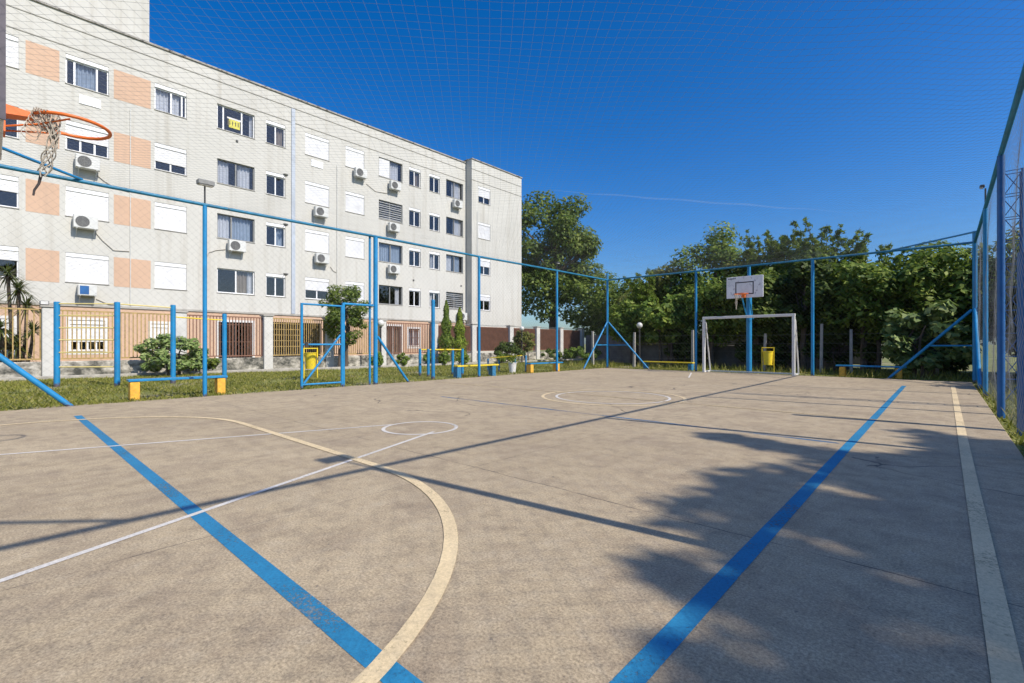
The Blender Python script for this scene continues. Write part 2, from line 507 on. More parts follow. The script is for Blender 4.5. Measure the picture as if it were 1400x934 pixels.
# ------------------------------------------------------------------ painted court lines
def strip(pts, w, z):
    mb = MB(); n = len(pts)
    P = [Vector((x, y)) for x, y in pts]
    closed = (P[0] - P[-1]).length < 1e-6
    Ls = []; Rs = []
    for i in range(n):
        a = P[i - 1] if i > 0 else (P[-2] if closed else P[0])
        b = P[i + 1] if i < n - 1 else (P[1] if closed else P[-1])
        t = (b - a).normalized(); nn = Vector((-t.y, t.x)) * w / 2
        Ls.append(P[i] + nn); Rs.append(P[i] - nn)
    for i in range(n - 1):
        mb.quad((*Rs[i], z), (*Rs[i + 1], z), (*Ls[i + 1], z), (*Ls[i], z))
    return mb
Z1, Z2, Z3 = .0015, .0030, .0048
def seg(a, b, n=30):
    return [(a[0] + (b[0] - a[0]) * i / n, a[1] + (b[1] - a[1]) * i / n) for i in range(n + 1)]
def line(pts, w, z, m, name='painted_line'):
    return struct(strip(pts, w, z), name, M[m])
line(seg((-9.62, .885), (-.70, .885)), .088, Z1, 'line_blue', 'blue_volleyball_baseline')
line(seg((-.745, .84), (-.775, 15.75)), .088, .0022, 'line_blue', 'blue_volleyball_sideline')
line(seg((-7.6, 6.2), (-.85, 6.2)), .07, .0012, 'line_blue_worn', 'blue_attack_line')
line(seg((.15, -1.1), (.15, 16.6)), .082, Z3, 'line_yellow', 'yellow_sideline')
line(seg((-10.7, 8.5), (-.25, 8.45)), .07, .0054, 'line_yellow_worn', 'yellow_halfway_line')
D = [(-9.2, -.7)]
cx0, rr = -5.35, 2.30
D = []
for i in range(25):
    a = math.pi - i / 24 * math.pi / 2
    D.append((cx0 - 1.72 + 2.16 * math.cos(a), .0 + rr * math.sin(a)))
for i in range(25):
    a = math.pi / 2 - i / 24 * math.pi / 2
    D.append((cx0 + 1.72 + 2.42 * math.cos(a), .0 + rr * math.sin(a)))
line(D, .078, Z3, 'line_yellow', 'yellow_goal_area_line')
def circle(c, r, n=72, a0=0, a1=2 * math.pi):
    return [(c[0] + r * math.cos(a0 + (a1 - a0) * i / n), c[1] + r * math.sin(a0 + (a1 - a0) * i / n)) for i in range(n + 1)]
line(circle((-5.0, 8.5), 1.40), .065, .0042, 'line_yellow', 'yellow_centre_circle')
line(circle((-5.0, 8.5), 1.12), .05, .0036, 'line_white', 'white_centre_circle')
line(circle((-4.98, 3.72), .46), .045, .0036, 'line_white', 'white_free_throw_circle')
line(seg((-6.85, -.1), (-5.44, 3.62)), .045, Z2, 'line_white', 'white_key_line')
line(seg((-3.13, -.08), (-4.63, 3.66)), .045, Z2, 'line_white', 'white_key_line')
line(seg((-6.95, 17.5), (-6.0, 14.9)), .05, Z2, 'line_white', 'white_key_line')
line(seg((-9.4, 17.3), (-8.3, 17.5)), .05, Z2, 'line_white', 'white_key_line')

# ------------------------------------------------------------------ court fences
def hatch(mb, p0, du, dv, U, V, step, r, sag, nseg, n=3):
    """threads of a diamond net on a U x V rectangle; du, dv unit vectors, sag(u,v) an offset vector"""
    d = step * math.sqrt(2)
    k = -V
    while k < U:
        for sgn in (1, -1):
            # u = k + t (or mirrored), v = t
            t0 = max(0, -k); t1 = min(V, U - k)
            if t1 - t0 > .05:
                ns = max(1, int((t1 - t0) / nseg))
                pts = []
                for i in range(ns + 1):
                    t = t0 + (t1 - t0) * i / ns
                    u = k + t; v = t if sgn > 0 else V - t
                    pts.append(p0 + du * u + dv * v + sag(u, v))
                mb.tube(pts, r, n, False)
        k += d
    return mb

def fence(name, posts, rail_pts, braces, label, extra=None):
    root = thing(name, (posts[0][0], posts[0][1], 0), label, 'fence', 'blue fences around the court')
    for (x, y, r, top) in posts:
        mb = MB().tube([(x, y, -.1), (x, y, top)], r, 12)
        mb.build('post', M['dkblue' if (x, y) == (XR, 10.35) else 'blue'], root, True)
    mb = MB().tube(rail_pts, .034, 10); mb.build('top_rail', M['rail'], root, True)
    for a, b, r in braces:
        MB().tube([a, b], r, 10).build('brace', M['blue'], root, True)
    return root
T = HF
fl = fence('court_fence', [(XL, YN, .045, T), (XL, 3.0, .04, T - .03), (XL + .03, 6.98, .06, T - .03), (XL, 10.85, .045, T - .03), (XL, 15.1, .045, T - .03), (XL, YF, .052, T + .32)],
      [(XL, YN, T), (XL, 3, T - .01), (XL, 7, T), (XL, 10.85, T - .02), (XL, 15, T), (XL, YF, T)],
      [((XL, YN + .05, 1.83), (XL + .06, .98, -.05), .045), ((XL + .05, 7.03, 1.27), (XL + .03, 8.05, -.03), .035),
       ((XL, YN + 1.95, T + .03), (XL + 1.9, YN, T + .03), .024),
       ((XL + .02, YF - .06, 2.05), (XL - .1, 17.1, -.03), .035), ((XL, YF - .05, 1.02), (XL - .02, 18.05, 1.02), .025),
       ((XL, 6.95, T - 1.5), (XL, 6.95, T - 1.4), .02)],
      'long blue pipe fence with a gate, between court and apartment block')
# gate in the left fence
g = MB()
gx = XL + .02
for y in (5.0, 6.02): g.tube([(gx, y, .02), (gx, y, 2.05)], .032, 10)
for z in (.10, 1.06, 2.03): g.tube([(gx, 5.0, z), (gx, 6.02, z)], .024, 10)
gate = g.build('gate', M['blue'], fl, True)
MB().tube([(gx, 5.05, .12), (gx, 5.98, 1.30)], .026, 10).build('brace', M['blue'], gate, True)
MB().mm((gx + .03, 5.06, .98), (gx + .06, 5.14, 1.12), .006).build('latch', M['dark_metal'], gate)
MB().tube([(gx, 6.06, -.05), (gx, 6.06, 2.12)], .04, 10).build('gate_post', M['blue'], fl, True)
MB().tube([(gx, 6.06, 2.10), (gx, 6.95, 2.10)], .03, 10).build('transom', M['blue'], fl, True)
MB().tube([(XL - .06, 6.86, -.05), (XL - .06, 6.86, T)], .03, 10).build('post', M['blue'], fl, True)

ff = fence('court_fence', [(-7.32, YF, .045, T - .03), (-3.34, YF, .05, T - .03)],
      [(XL, YF, T), (-7.3, YF, T - .01), (-3.3, YF, T - .01), (XR, YF, T)],
      [((XL + .06, YF, 2.05), (XL + 1.9, YF + .25, -.03), .035), ((XL + .05, YF, 1.02), (XL + .98, YF + .12, 1.02), .025),
       ((XR - .06, YF, 2.05), (XR - 1.95, YF - .1, -.03), .04), ((XR - .05, YF, 1.02), (XR - .98, YF - .05, 1.02), .025),
       ((XR, 17.2, T + .02), (XR - 1.85, YF, T + .02), .024)],
      'blue pipe fence across the far end of the court behind the white goal')
fr = fence('court_fence', [(XR, YN, .045, T), (XR, 2.79, .045, T - .03), (XR, 6.57, .045, T - .03), (XR, 10.35, .046, T - .03), (XR, 14.12, .042, T - .03), (XR, YF, .055, T + .32)],
      [(XR, YN, T), (XR, 2.8, T), (XR, 6.57, T - .01), (XR, 10.35, T), (XR, 14.1, T - .02), (XR, YF, T)],
      [((XR, YF - .06, 2.05), (XR, 16.15, -.03), .045), ((XR, YN + 1.95, T + .03), (XR - 1.9, YN, T + .03), .024)],
      'blue pipe fence along the right side of the court, with a lattice mast behind it')
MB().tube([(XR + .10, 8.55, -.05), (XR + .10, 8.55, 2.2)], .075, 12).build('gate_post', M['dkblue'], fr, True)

def net(name, label, p0, du, dv, U, V, sag, mat, r=.0013, step=.10, nseg=.7):
    mb = MB()
    hatch(mb, Vector(p0), Vector(du), Vector(dv), U, V, step, r, sag, nseg)
    o = mb.build(name, mat)
    return tag(o, label, 'net', 'nets enclosing the court')
def sag_top(u, v):
    U, V = XR - XL, YF - YN
    s = math.sin(math.pi * u / U) ** .7 * math.sin(math.pi * v / V) ** .7
    return Vector((0.02 * math.sin(v * 2.1), .02 * math.sin(u * 2.7 + v), -.16 * s + .010 * math.sin(u * 3.1 + .7 * v) + .008 * math.sin(v * 4.3 + u) + .005 * math.sin(u * 6.7 - v * 1.3)))
if True:
    net('overhead_net', 'pale diamond mesh net stretched flat over the whole court', (XL, YN, T), (1, 0, 0), (0, 1, 0), XR - XL, YF - YN, sag_top, M['net_thread_pale'], .0010, .10, .45)
    wob = lambda ax: (lambda u, v: Vector(ax) * (.03 * math.sin(u * 1.9 + v * .8) * math.sin(math.pi * v / T)))
    net('side_net', 'fine diamond mesh net hung on the fence facing the apartment block', (XL, YN, .03), (0, 1, 0), (0, 0, 1), YF - YN, T - .05, wob((1, 0, 0)), M['net_thread'], .0009)
    net('end_net', 'fine diamond mesh net hung across the far end behind the goal', (XL, YF + .03, .03), (1, 0, 0), (0, 0, 1), XR - XL, T - .05, wob((0, 1, 0)), M['net_thread'], .0009)
    net('side_net', 'slack diamond mesh net seen edge-on along the right-hand fence', (XR + .03, YN, .03), (0, 1, 0), (0, 0, 1), YF - YN, T - .05, lambda u, v: Vector((.05 * math.sin(u * 2.3 + v * 1.1) * math.sin(math.pi * v / T), 0, 0)), M['net_thread'], .0011)

# flood lights on posts
def flood(loc, rz, label, arm=.42, k=1.0):
    root = thing('flood_light', loc, label, 'flood light', 'flood lights on the fence posts')
    x, y, z = loc
    MB().tube([(x, y, z), (x, y, z + arm)], .016, 8).build('bracket', M['dark_metal'], root, True)
    hd = MB()
    c, s = math.cos(rz), math.sin(rz)
    hd.box((x + .05 * c, y + .05 * s, z + arm + .05), (.16 * k, .30 * k, .10 * k), rz, .012)
    h = hd.build('lamp_head', M['grey_metal' if k == 1 else 'dark_metal'], root)
    MB().box((x + .06 * c, y + .06 * s, z + arm + .05 - .05 * k - .004), (.10 * k, .24 * k, .012), rz).build('lens', M['globe'], h)
    return root
flood((XL, 3.0, T - .02), 0, 'grey rectangular flood light on the fence post nearest the blue bench', .40)
flood((XL, 15.1, T - .02), 0, 'small dark flood light on the left fence post before the far corner', .28, .6)
flood((XR, 14.12, T - .02), math.pi, 'small dark flood light on the right fence post nearest the far corner', .40, .5)
flood((XR, 2.79, T - .02), math.pi, 'flood light above the near right of the court, seen by its shadow', .42)

# lattice mast behind the right fence
mx, my = .83, 11.5
mast = thing('lattice_mast', (mx, my, 0), 'blue steel lattice mast standing just behind the right-hand fence', 'mast')
mb = MB()
q = .11
for dx in (-q, q):
    for dy in (-q, q):
        mb.tube([(mx + dx, my + dy, -.1), (mx + dx, my + dy, 3.96)], .021, 6)
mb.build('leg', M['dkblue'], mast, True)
mb = MB()
for i in range(10):
    z0 = .10 + i * .385; z1 = z0 + .385
    for (ax, ay, bx, by) in ((-q, -q, q, -q), (q, -q, q, q), (q, q, -q, q), (-q, q, -q, -q)):
        if i % 2: ax, ay, bx, by = bx, by, ax, ay
        mb.tube([(mx + ax, my + ay, z0), (mx + bx, my + by, z1)], .007, 5)
        mb.tube([(mx + ax, my + ay, z1), (mx + bx, my + by, z1)], .007, 5)
mb.build('lattice_bracing', M['dkblue'], mast)

# ------------------------------------------------------------------ goal
goal = thing('football_goal', (-5.25, 18.18, 0), 'white metal football goal frame at the far end of the court', 'goal')
for x in (-6.74, -3.76):
    MB().box((x, 18.18, 1.0), (.09, .09, 2.0), 0, .008).build('goal_post', M['white_metal'], goal)
    MB().tube([(x, 18.22, 1.97), (x + .02, 18.32, 1.86), (x + .03, 18.75, .04)], .026, 8).build('back_stay', M['white_metal'], goal, True)
    MB().mm((x - .03, 18.24, .01), (x + .03, 18.78, .06)).build('side_bar', M['white_metal'], goal)
MB().mm((-6.79, 18.135, 2.0), (-3.71, 18.225, 2.09), .008).build('crossbar', M['white_metal'], goal)
MB().mm((-6.77, 18.79, .01), (-3.73, 18.84, .06)).build('ground_bar', M['white_metal'], goal)

# ------------------------------------------------------------------ basketball hoops
def ring(mb_mat, root, c, r=.225):
    o = MB().torus(c, r, .0125, 48, 10).build('rim', mb_mat, root, True)
    return o
hp = thing('basketball_hoop', (-5.42, 19.12, 0), 'far basketball hoop with white board on a thick blue post behind the goal', 'basketball hoop', 'basketball hoops')
MB().tube([(-5.42, 19.12, -.1), (-5.42, 19.12, 3.0), (-5.42, 19.12, 3.02), (-5.42, 19.12, 4.0)], [.096, .096, .06, .06], 18).build('post', M['blue'], hp, True)
bx, byf, bz0, bz1, bw = -5.36, 18.36, 2.74, 3.52, 1.24
brd = MB().mm((bx - bw / 2, byf, bz0), (bx + bw / 2, byf + .035, bz1), .006).build('backboard', M['board_white'], hp)
mk = MB(); yq = byf - .003
def frame_rect(mb, x0, x1, z0, z1, t, y):
    mb.mm((x0, y, z1 - t), (x1, y + .002, z1)); mb.mm((x0, y, z0), (x1, y + .002, z0 + t))
    mb.mm((x0, y, z0 + t), (x0 + t, y + .002, z1 - t)); mb.mm((x1 - t, y, z0 + t), (x1, y + .002, z1 - t))
frame_rect(mk, bx - .31, bx + .31, bz0 + .12, bz1 - .20, .035, yq)
for k in range(5): mk.mm((bx - .56 + k * .055, yq, bz1 - .075), (bx - .56 + k * .055 + .045, yq + .002, bz1 - .050))
mk.build('target_square', M['black'], brd)
rc = (bx, byf - .38, 2.85)
rm = ring(M['orange'], hp, rc)
MB().mm((bx - .06, byf - .16, 2.74), (bx + .06, byf - .002, 2.87), .006).build('rim_bracket', M['orange'], rm)
for s in (-1, 1): MB().tube([(bx + s * .10, 19.05, 2.0), (bx + s * .12, byf + .05, 2.85)], .024, 8).build('strut', M['blue'], hp, True)
MB().mm((bx - .04, byf + .04, 3.25), (bx + .04, 19.06, 3.31)).build('strut', M['blue'], hp)
nb = MB()
for k in range(9):
    a = 2.4 + k * .33
    p0 = Vector((rc[0] + .225 * math.cos(a), rc[1] + .225 * math.sin(a), rc[2]))
    p1 = Vector((rc[0] - .17 + .05 * math.cos(a * 2), rc[1] - .02 + .05 * math.sin(a * 3), rc[2] - .30))
    p2 = Vector((rc[0] - .15 + .02 * math.cos(a), rc[1], rc[2] - .52 - .04 * math.sin(a * 5)))
    nb.tube([p0, (p0 + p1) / 2 + Vector((.01, 0, -.03)), p1, p2], .008, 5)
nb.build('torn_net', M['rope'], hp, True)

# near hoop: board seen edge-on at the left border
nh = thing('basketball_hoop', (-5.0, -.9, 0), 'near orange basketball rim with a torn tangled net, seen from the side', 'basketball hoop', 'basketball hoops')
MB().tube([(-5.0, -.95, -.1), (-5.0, -.95, 3.9)], .105, 18).build('post', M['blue'], nh, True)
fy = .062
nbd = MB().mm((-5.60, fy - .03, 2.55), (-4.42, fy, 3.55), .004).build('backboard', M['board_white'], nh)
fb = MB()
fb.mm((-4.46, fy - .09, 2.31), (-4.40, fy - .03, 3.58), .006)
fb.mm((-5.60, fy - .09, 2.31), (-5.54, fy - .03, 3.58), .006)
fb.mm((-5.53, fy - .09, 2.33), (-4.47, fy - .04, 2.39), .006); fb.mm((-5.53, fy - .09, 3.50), (-4.47, fy - .04, 3.56), .006)
fb.build('board_frame', M['board_back'], nbd)
frame_e = MB().mm((-4.418, fy - .028, 2.50), (-4.404, fy + .006, 3.58)).build('board_edge_trim', M['board_back'], nbd)
for z in (2.45, 3.4):
    MB().tube([(-5.0, -.9, z - .25), (-5.0, fy - .06, z)], .03, 10).build('strut', M['blue'], nh, True)
rc = Vector((-4.98, .427, 2.757))
rm = ring(M['orange'], nh, rc)
arm = MB()
for k in range(1):
    a0 = [(-5.04, fy + .004, 2.712), (-4.92, fy + .004, 2.712), (-4.92, fy + .004, 2.782), (-5.04, fy + .004, 2.782)]
    a1 = [(-5.03, .215, 2.735), (-4.93, .215, 2.735), (-4.93, .215, 2.768), (-5.03, .215, 2.768)]
    arm.v = a0 + a1
    arm.f = [(0, 1, 5, 4), (1, 2, 6, 5), (2, 3, 7, 6), (3, 0, 4, 7), (3, 2, 1, 0), (4, 5, 6, 7)]
arm.build('rim_arm', M['orange'], rm)
for s in (-1, 1):
    MB().tube([(-4.98 + s * .05, fy, 2.62), (-4.98 + s * .10, .24, 2.68), (-4.98 + s * .19, .40, 2.745)], .0065, 6).build('rim_rod', M['orange'], rm, True)
MB().mm((-5.06, fy + .002, 2.58), (-4.90, fy + .012, 2.80)).build('mount_plate', M['orange'], rm)
# torn net: camera-side bundle hanging from the rim
tn = MB()
hang = Vector((rc.x + .13, rc.y - .10, rc.z))
path = [Vector((0, 0, .012)), Vector((0, -.005, -.10)), Vector((-.01, -.018, -.22)), Vector((-.02, -.05, -.36)), Vector((-.03, -.075, -.46))]
def lerp_path(t):
    f = t * (len(path) - 1); i = min(int(f), len(path) - 2); return path[i].lerp(path[i + 1], f - i)
for k in range(9):
    ph = 2 * math.pi * k / 9; pts = []; rad = .030 + .008 * math.sin(k * 2.3)
    end = .92 + .08 * math.sin(k * 1.7)
    for j in range(22):
        t = j / 21 * end
        rr_ = rad * (1.0 - .35 * abs(t - .75)) * (.6 if j == 0 else 1)
        a = ph + t * 9 * (1 if k % 2 else -1)
        pts.append(hang + lerp_path(t) + Vector((math.cos(a) * rr_ * .8, math.sin(a) * rr_, .012 * math.sin(a * 2 + k))))
    tn.tube(pts, .0042, 5)
# loops tied along the rim
for k in range(14):
    a = -1.15 + k * .09 if k < 6 else -2.6 + (k - 6) * .14
    c = Vector((rc.x + .225 * math.cos(a), rc.y + .225 * math.sin(a), rc.z))
    pts = []
    for j in range(12):
        b = 2 * math.pi * j / 11
        pts.append(c + Vector((math.cos(a) * math.cos(b) * .020, math.sin(a) * math.cos(b) * .020, math.sin(b) * .022)) + Vector((0, 0, .003 * j * math.sin(k))))
    tn.tube(pts, .0045, 5)
for k in range(13):
    a = -2.5 + k * .15
    c = Vector((rc.x + .225 * math.cos(a), rc.y + .225 * math.sin(a), rc.z - .01))
    m1 = c.lerp(hang, .5) + Vector((0, -.01, -.05 - .04 * math.sin(k * 2.1)))
    tn.tube([c, m1, hang + Vector((.01 * math.sin(k), .015 * math.cos(k), -.07 - .01 * k))], .0042, 5)
for k in range(5):
    c = hang + Vector((-.02, -.085 - .012 * k, -.02 - .035 * k)); pts = []
    for j in range(14):
        b = 2 * math.pi * j / 13
        pts.append(c + Vector((.02 * math.sin(b * 2), .045 * math.cos(b), .055 * math.sin(b))))
    tn.tube(pts, .0028, 4)
nt_ = tn.build('torn_net', M['rope'], nh, True)
e = hang + lerp_path(1)
MB().tube([e + Vector((0, 0, .02)), e + Vector((-.01, -.012, -.05)), e + Vector((-.015, -.035, -.10)), e + Vector((-.02, -.04, -.14))], [.010, .008, .007, .006], 6).build('frayed_end', M['rope_dark'], nt_, True)

# ------------------------------------------------------------------ apartment building
bld = thing('apartment_building', (FX, 8, 0), 'long cream apartment block with salmon panels and a row of windows per storey', 'building')
WY = {'A': (-.42, .72), 'B': (2.0, 3.30), 'C': (4.84, 6.02), 'D': (7.25, 8.90), 'E': (9.45, 10.40), 'F': (11.45, 12.79), 'G': (13.78, 14.97),
      'H': (15.95, 17.66), 'I': (18.17, 19.07), 'J': (19.80, 20.68), 'K': (21.24, 22.80)}
ROWZ = {4: (11.32, 12.48), 3: (8.72, 9.88), 2: (6.12, 7.28), 1: (3.52, 4.68)}
rects = []
for c_, (ya, yb) in WY.items():
    for r_, (za, zb) in ROWZ.items():
        rects.append((c_, r_, ya, yb, za, zb))
GF = [('B', 2.12, 3.18, .80, 2.02), ('C', 4.72, 5.34, .80, 1.95), ('D', 7.30, 8.80, .22, 2.12), ('F', 9.75, 12.3, .2, 2.2), ('H', 16.45, 17.55, .05, 2.18), ('I', 18.1, 19.0, .92, 2.05), ('A', -.6, .6, .8, 2.0)]
for c_, ya, yb, za, zb in GF: rects.append((c_, 0, ya, yb, za, zb))
ROOFZ, SPLIT, RC = 14.05, 2.58, .16
def facade(mb, X, y0, y1, z0, z1, rs, dep=RC):
    ys = sorted({y0, y1} | {v for r in rs for v in r[:2] if y0 < v < y1})
    zs = sorted({z0, z1} | {v for r in rs for v in r[2:] if z0 < v < z1})
    for ya, yb in zip(ys, ys[1:]):
        for za, zb in zip(zs, zs[1:]):
            my_, mz_ = (ya + yb) / 2, (za + zb) / 2
            if any(r[0] < my_ < r[1] and r[2] < mz_ < r[3] for r in rs): continue
            mb.quad((X, ya, za), (X, yb, za), (X, yb, zb), (X, ya, zb))
    for (ya, yb, za, zb) in rs:
        if yb < y0 or ya > y1 or zb < z0 or za > z1: continue
        mb.quad((X, ya, za), (X, yb, za), (X - dep, yb, za), (X - dep, ya, za))
        mb.quad((X, ya, zb), (X - dep, ya, zb), (X - dep, yb, zb), (X, yb, zb))
        mb.quad((X, ya, za), (X - dep, ya, za), (X - dep, ya, zb), (X, ya, zb))
        mb.quad((X, yb, za), (X, yb, zb), (X - dep, yb, zb), (X - dep, yb, za))
up = MB(); R4 = [r[2:] for r in rects if r[1] > 0]
facade(up, FX, -14, 23.07, SPLIT, ROOFZ, R4)
# the rest of the shell
DX = FX - 12
up.quad((FX, 23.07, ROOFZ - .3), (FX, -14, ROOFZ - .3), (DX, -14, ROOFZ - .3), (DX, 23.07, ROOFZ - .3))
up.quad((DX, -14, 0), (FX, -14, 0), (FX, -14, ROOFZ), (DX, -14, ROOFZ))
up.quad((DX, 23.07, 0), (DX, -14, 0), (DX, -14, ROOFZ), (DX, 23.07, ROOFZ))
up.build('upper_wall', M['cream'], bld)
gw = MB(); facade(gw, FX, -14, 23.07, -.1, SPLIT, [r[2:] for r in rects if r[1] == 0])
gw.build('ground_floor_wall', M['salmon'], bld)
# projecting end block
BX, B0, B1, BT = -24.9, 23.09, 28.46, 14.22
WL = (23.74, 24.96)
bl = MB(); RL = [(WL[0], WL[1], za, zb) for za, zb in ROWZ.values()]
facade(bl, BX, B0, B1, -.1, BT, RL)
bl.quad((BX - 12, B0, -.1), (BX, B0, -.1), (BX, B0, BT), (BX - 12, B0, BT))
bl.quad((BX, B1, -.1), (BX - 12, B1, -.1), (BX - 12, B1, BT), (BX, B1, BT))
bl.quad((BX, B0, BT - .3), (BX, B1, BT - .3), (BX - 12, B1, BT - .3), (BX - 12, B0, BT - .3))
bl.quad((BX - 12, B1, -.1), (BX - 12, B0, -.1), (BX - 12, B0, BT), (BX - 12, B1, BT))
bl.build('end_block_wall', M['cream'], bld)
cp = MB()
cp.mm((FX - .3, -14, ROOFZ), (FX + .06, 23.05, ROOFZ + .09), .01)
cp.mm((BX - .3, B0 - .02, BT), (BX + .06, B1 + .06, BT + .09), .01)
cp.mm((BX - 12, B0 - .06, BT + .002), (BX - .305, B0 + .25, BT + .088), .01)
cp.build('roof_coping', M['tile_roof'], bld)
lg = MB()
for z in (13.53, 12.76):
    lg.mm((FX - .02, -14, z), (FX + .022, 23.06, z + .035)); lg.mm((BX - .02, B0 - .01, z), (BX + .022, B1 - .001, z + .035))
lg.mm((FX - .02, -14, SPLIT - .02), (FX + .05, 23.06, SPLIT + .07))
lg.build('string_course', M['trimshade'], bld)
# roof tower at the near end
tw = MB(); tw.mm((FX - 9, -13, ROOFZ - .2), (FX - .35, 4.72, 22), .02)
tw.build('roof_tower', M['cream'], bld)
# salmon panels between window columns
for za, zb in ROWZ.values():
    for ya, yb in ((.90, 1.82), (3.46, 4.70)):
        MB().mm((FX - .01, ya, za - .06), (FX + .006, yb, zb - .0)).build('salmon_panel', M['salmon'], bld)
MB().mm((FX - .01, 10.70, SPLIT + .08), (FX + .05, 10.90, 13.5), .01).build('downpipe', M['grey_pipe'], bld)
for y, z0, z1 in ((4.0, 2.7, 11.0), (13.25, 2.7, 11.2)):
    MB().tube([(FX + .03, y, z0), (FX + .03, y, z1)], .016, 6).build('drain_tube', M['ac_white'], bld)
MB().tube([(BX + .03, 23.6, 2.7), (BX + .03, 23.6, 10.6)], .016, 6).build('drain_tube', M['ac_white'], bld)
for y, z in ((2.72, 10.86), (12.1, 10.95)):
    MB().mm((FX - .01, y - .33, z - .2), (FX + .03, y + .33, z + .16), .008).build('sleeve_cover', M['white_pvc'], bld)
for y, z in ((8.1, 10.95), (17.3, 5.5), (22.6, 5.2), (18.5, 5.2)):
    MB().mm((FX - .01, y - .05, z - .05), (FX + .05, y + .05, z + .05), .01).build('vent_cap', M['ac_dark'], bld)

def wavy(mb, X, ya, yb, za, zb, amp=.03, wl=.13, ph=0):
    n = max(6, int((yb - ya) / .02))
    for i in range(n):
        a = ya + (yb - ya) * i / n; b = ya + (yb - ya) * (i + 1) / n
        xa = X + amp * math.sin(a * 2 * math.pi / wl + ph + .8 * math.sin(a * 7)); xb = X + amp * math.sin(b * 2 * math.pi / wl + ph + .8 * math.sin(b * 7))
        mb.quad((xa, a, za), (xb, b, za), (xb, b, zb), (xa, a, zb))

def window(X, ya, yb, za, zb, spec, surround=None):
    """spec: panes, shutter fraction, box, curtain list [(mat, f0, f1)], blind"""
    w = yb - ya; h = zb - za
    gx_ = X - .115
    sh = spec.get('shut', 0); panes = spec.get('panes', 2); box = spec.get('box', .17 if sh else 0)
    top = zb - box
    gl = MB().quad((gx_, ya + .03, za + .03), (gx_, yb - .03, za + .03), (gx_, yb - .03, top), (gx_, ya + .03, top))
    W = gl.build('window', M['glass'], bld)
    fm = spec.get('frame', 'white_pvc')
    fr_ = MB(); t = .045
    x0, x1 = gx_ - .03, gx_ + .035
    fr_.mm((x0, ya + .002, za + .002), (x1, ya + t, top)); fr_.mm((x0, yb - t, za + .002), (x1, yb - .002, top))
    fr_.mm((x0, ya + t, za + .002), (x1, yb - t, za + t)); fr_.mm((x0, ya + t, top - t), (x1, yb - t, top))
    div = spec.get('div') or [i / panes for i in range(1, panes)]
    for d in div:
        y = ya + w * d
        fr_.mm((x0, y - .03, za + t), (x1 - .004, y + .03, top - t))
    fr_.build('frame', M[fm], W)
    if box:
        MB().mm((gx_ - .06, ya + .003, top + .001), (X - .018, yb - .003, zb - .003), .01).build('shutter_box', M['white_pvc'], W)
    if sh:
        z0 = za + .012 if sh >= 1 else top - (top - za) * sh
        MB().mm((X - .07, ya + .012, z0), (X - .05, yb - .012, top + .004)).build('shutter', M['shutter'], W)
        gd = MB(); gd.mm((X - .085, ya + .001, za + .003), (X - .03, ya + .011, top)); gd.mm((X - .085, yb - .011, za + .003), (X - .03, yb - .001, top))
        gd.build('shutter_guide', M['white_pvc'], W)
    for (cm, f0, f1) in spec.get('cur', []):
        c = MB(); wavy(c, X - .25, ya + w * f0, ya + w * f1, za + .02, top - .02, .035, .14, f0 * 9)
        c.build('curtain', M[cm], W)
    if spec.get('hblind'):
        b = MB(); z = za + .06
        while z < top - .05:
            b.quad((gx_ + .045, ya + .05, z), (gx_ + .045, yb - .05, z), (gx_ + .075, yb - .05, z - .035 + .085), (gx_ + .075, ya + .05, z - .035 + .085)); z += .135
        b.build('slat_blind', M['shutter'], W)
    if spec.get('panel'):
        f0, f1 = spec['panel']
        MB().mm((gx_ + .04, ya + w * f0, za + .05), (gx_ + .06, ya + w * f1, top - .03)).build('louvre_leaf', M['shutter'], W)
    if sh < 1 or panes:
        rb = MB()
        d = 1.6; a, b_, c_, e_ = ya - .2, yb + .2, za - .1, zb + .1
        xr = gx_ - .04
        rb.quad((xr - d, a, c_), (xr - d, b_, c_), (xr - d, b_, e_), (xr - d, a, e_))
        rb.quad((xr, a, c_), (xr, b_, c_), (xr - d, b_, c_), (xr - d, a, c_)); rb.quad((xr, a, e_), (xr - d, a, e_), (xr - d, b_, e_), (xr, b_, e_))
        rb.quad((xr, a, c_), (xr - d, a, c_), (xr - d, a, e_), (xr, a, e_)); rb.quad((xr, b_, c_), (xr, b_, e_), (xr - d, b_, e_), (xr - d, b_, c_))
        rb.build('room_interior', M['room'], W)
    MB().mm((X - .155, ya - .02, za - .035), (X + .03, yb + .02, za - .002), .004).build('sill', M['trimshade'], W)
    if spec.get('grille'):
        g_ = MB()
        y = ya + .06
        while y < yb: g_.tube([(X - .03, y, za), (X - .03, y, zb)], .010, 5); y += .12
        for z in (za + .15, (za + zb) / 2, zb - .12): g_.tube([(X - .03, ya, z), (X - .03, yb, z)], .011, 5)
        g_.build('security_grille', M['picket_red'], W)
    if spec.get('surround'):
        t = .11; s_ = MB()
        s_.mm((X - .01, ya - t, zb + .001), (X + .015, yb + t, zb + t)); s_.mm((X - .01, ya - t, za - .04), (X + .015, ya - .001, zb)); s_.mm((X - .01, yb + .001, za - .04), (X + .015, yb + t, zb))
        s_.mm((X - .01, ya - t, za - .04 - t), (X + .015, yb + t, za - .045))
        s_.build('surround', M['whitetrim'], W)
    return W
S1 = {'shut': 1, 'panes': 1}
def half(f, **k): return dict({'shut': f, 'panes': 2}, **k)
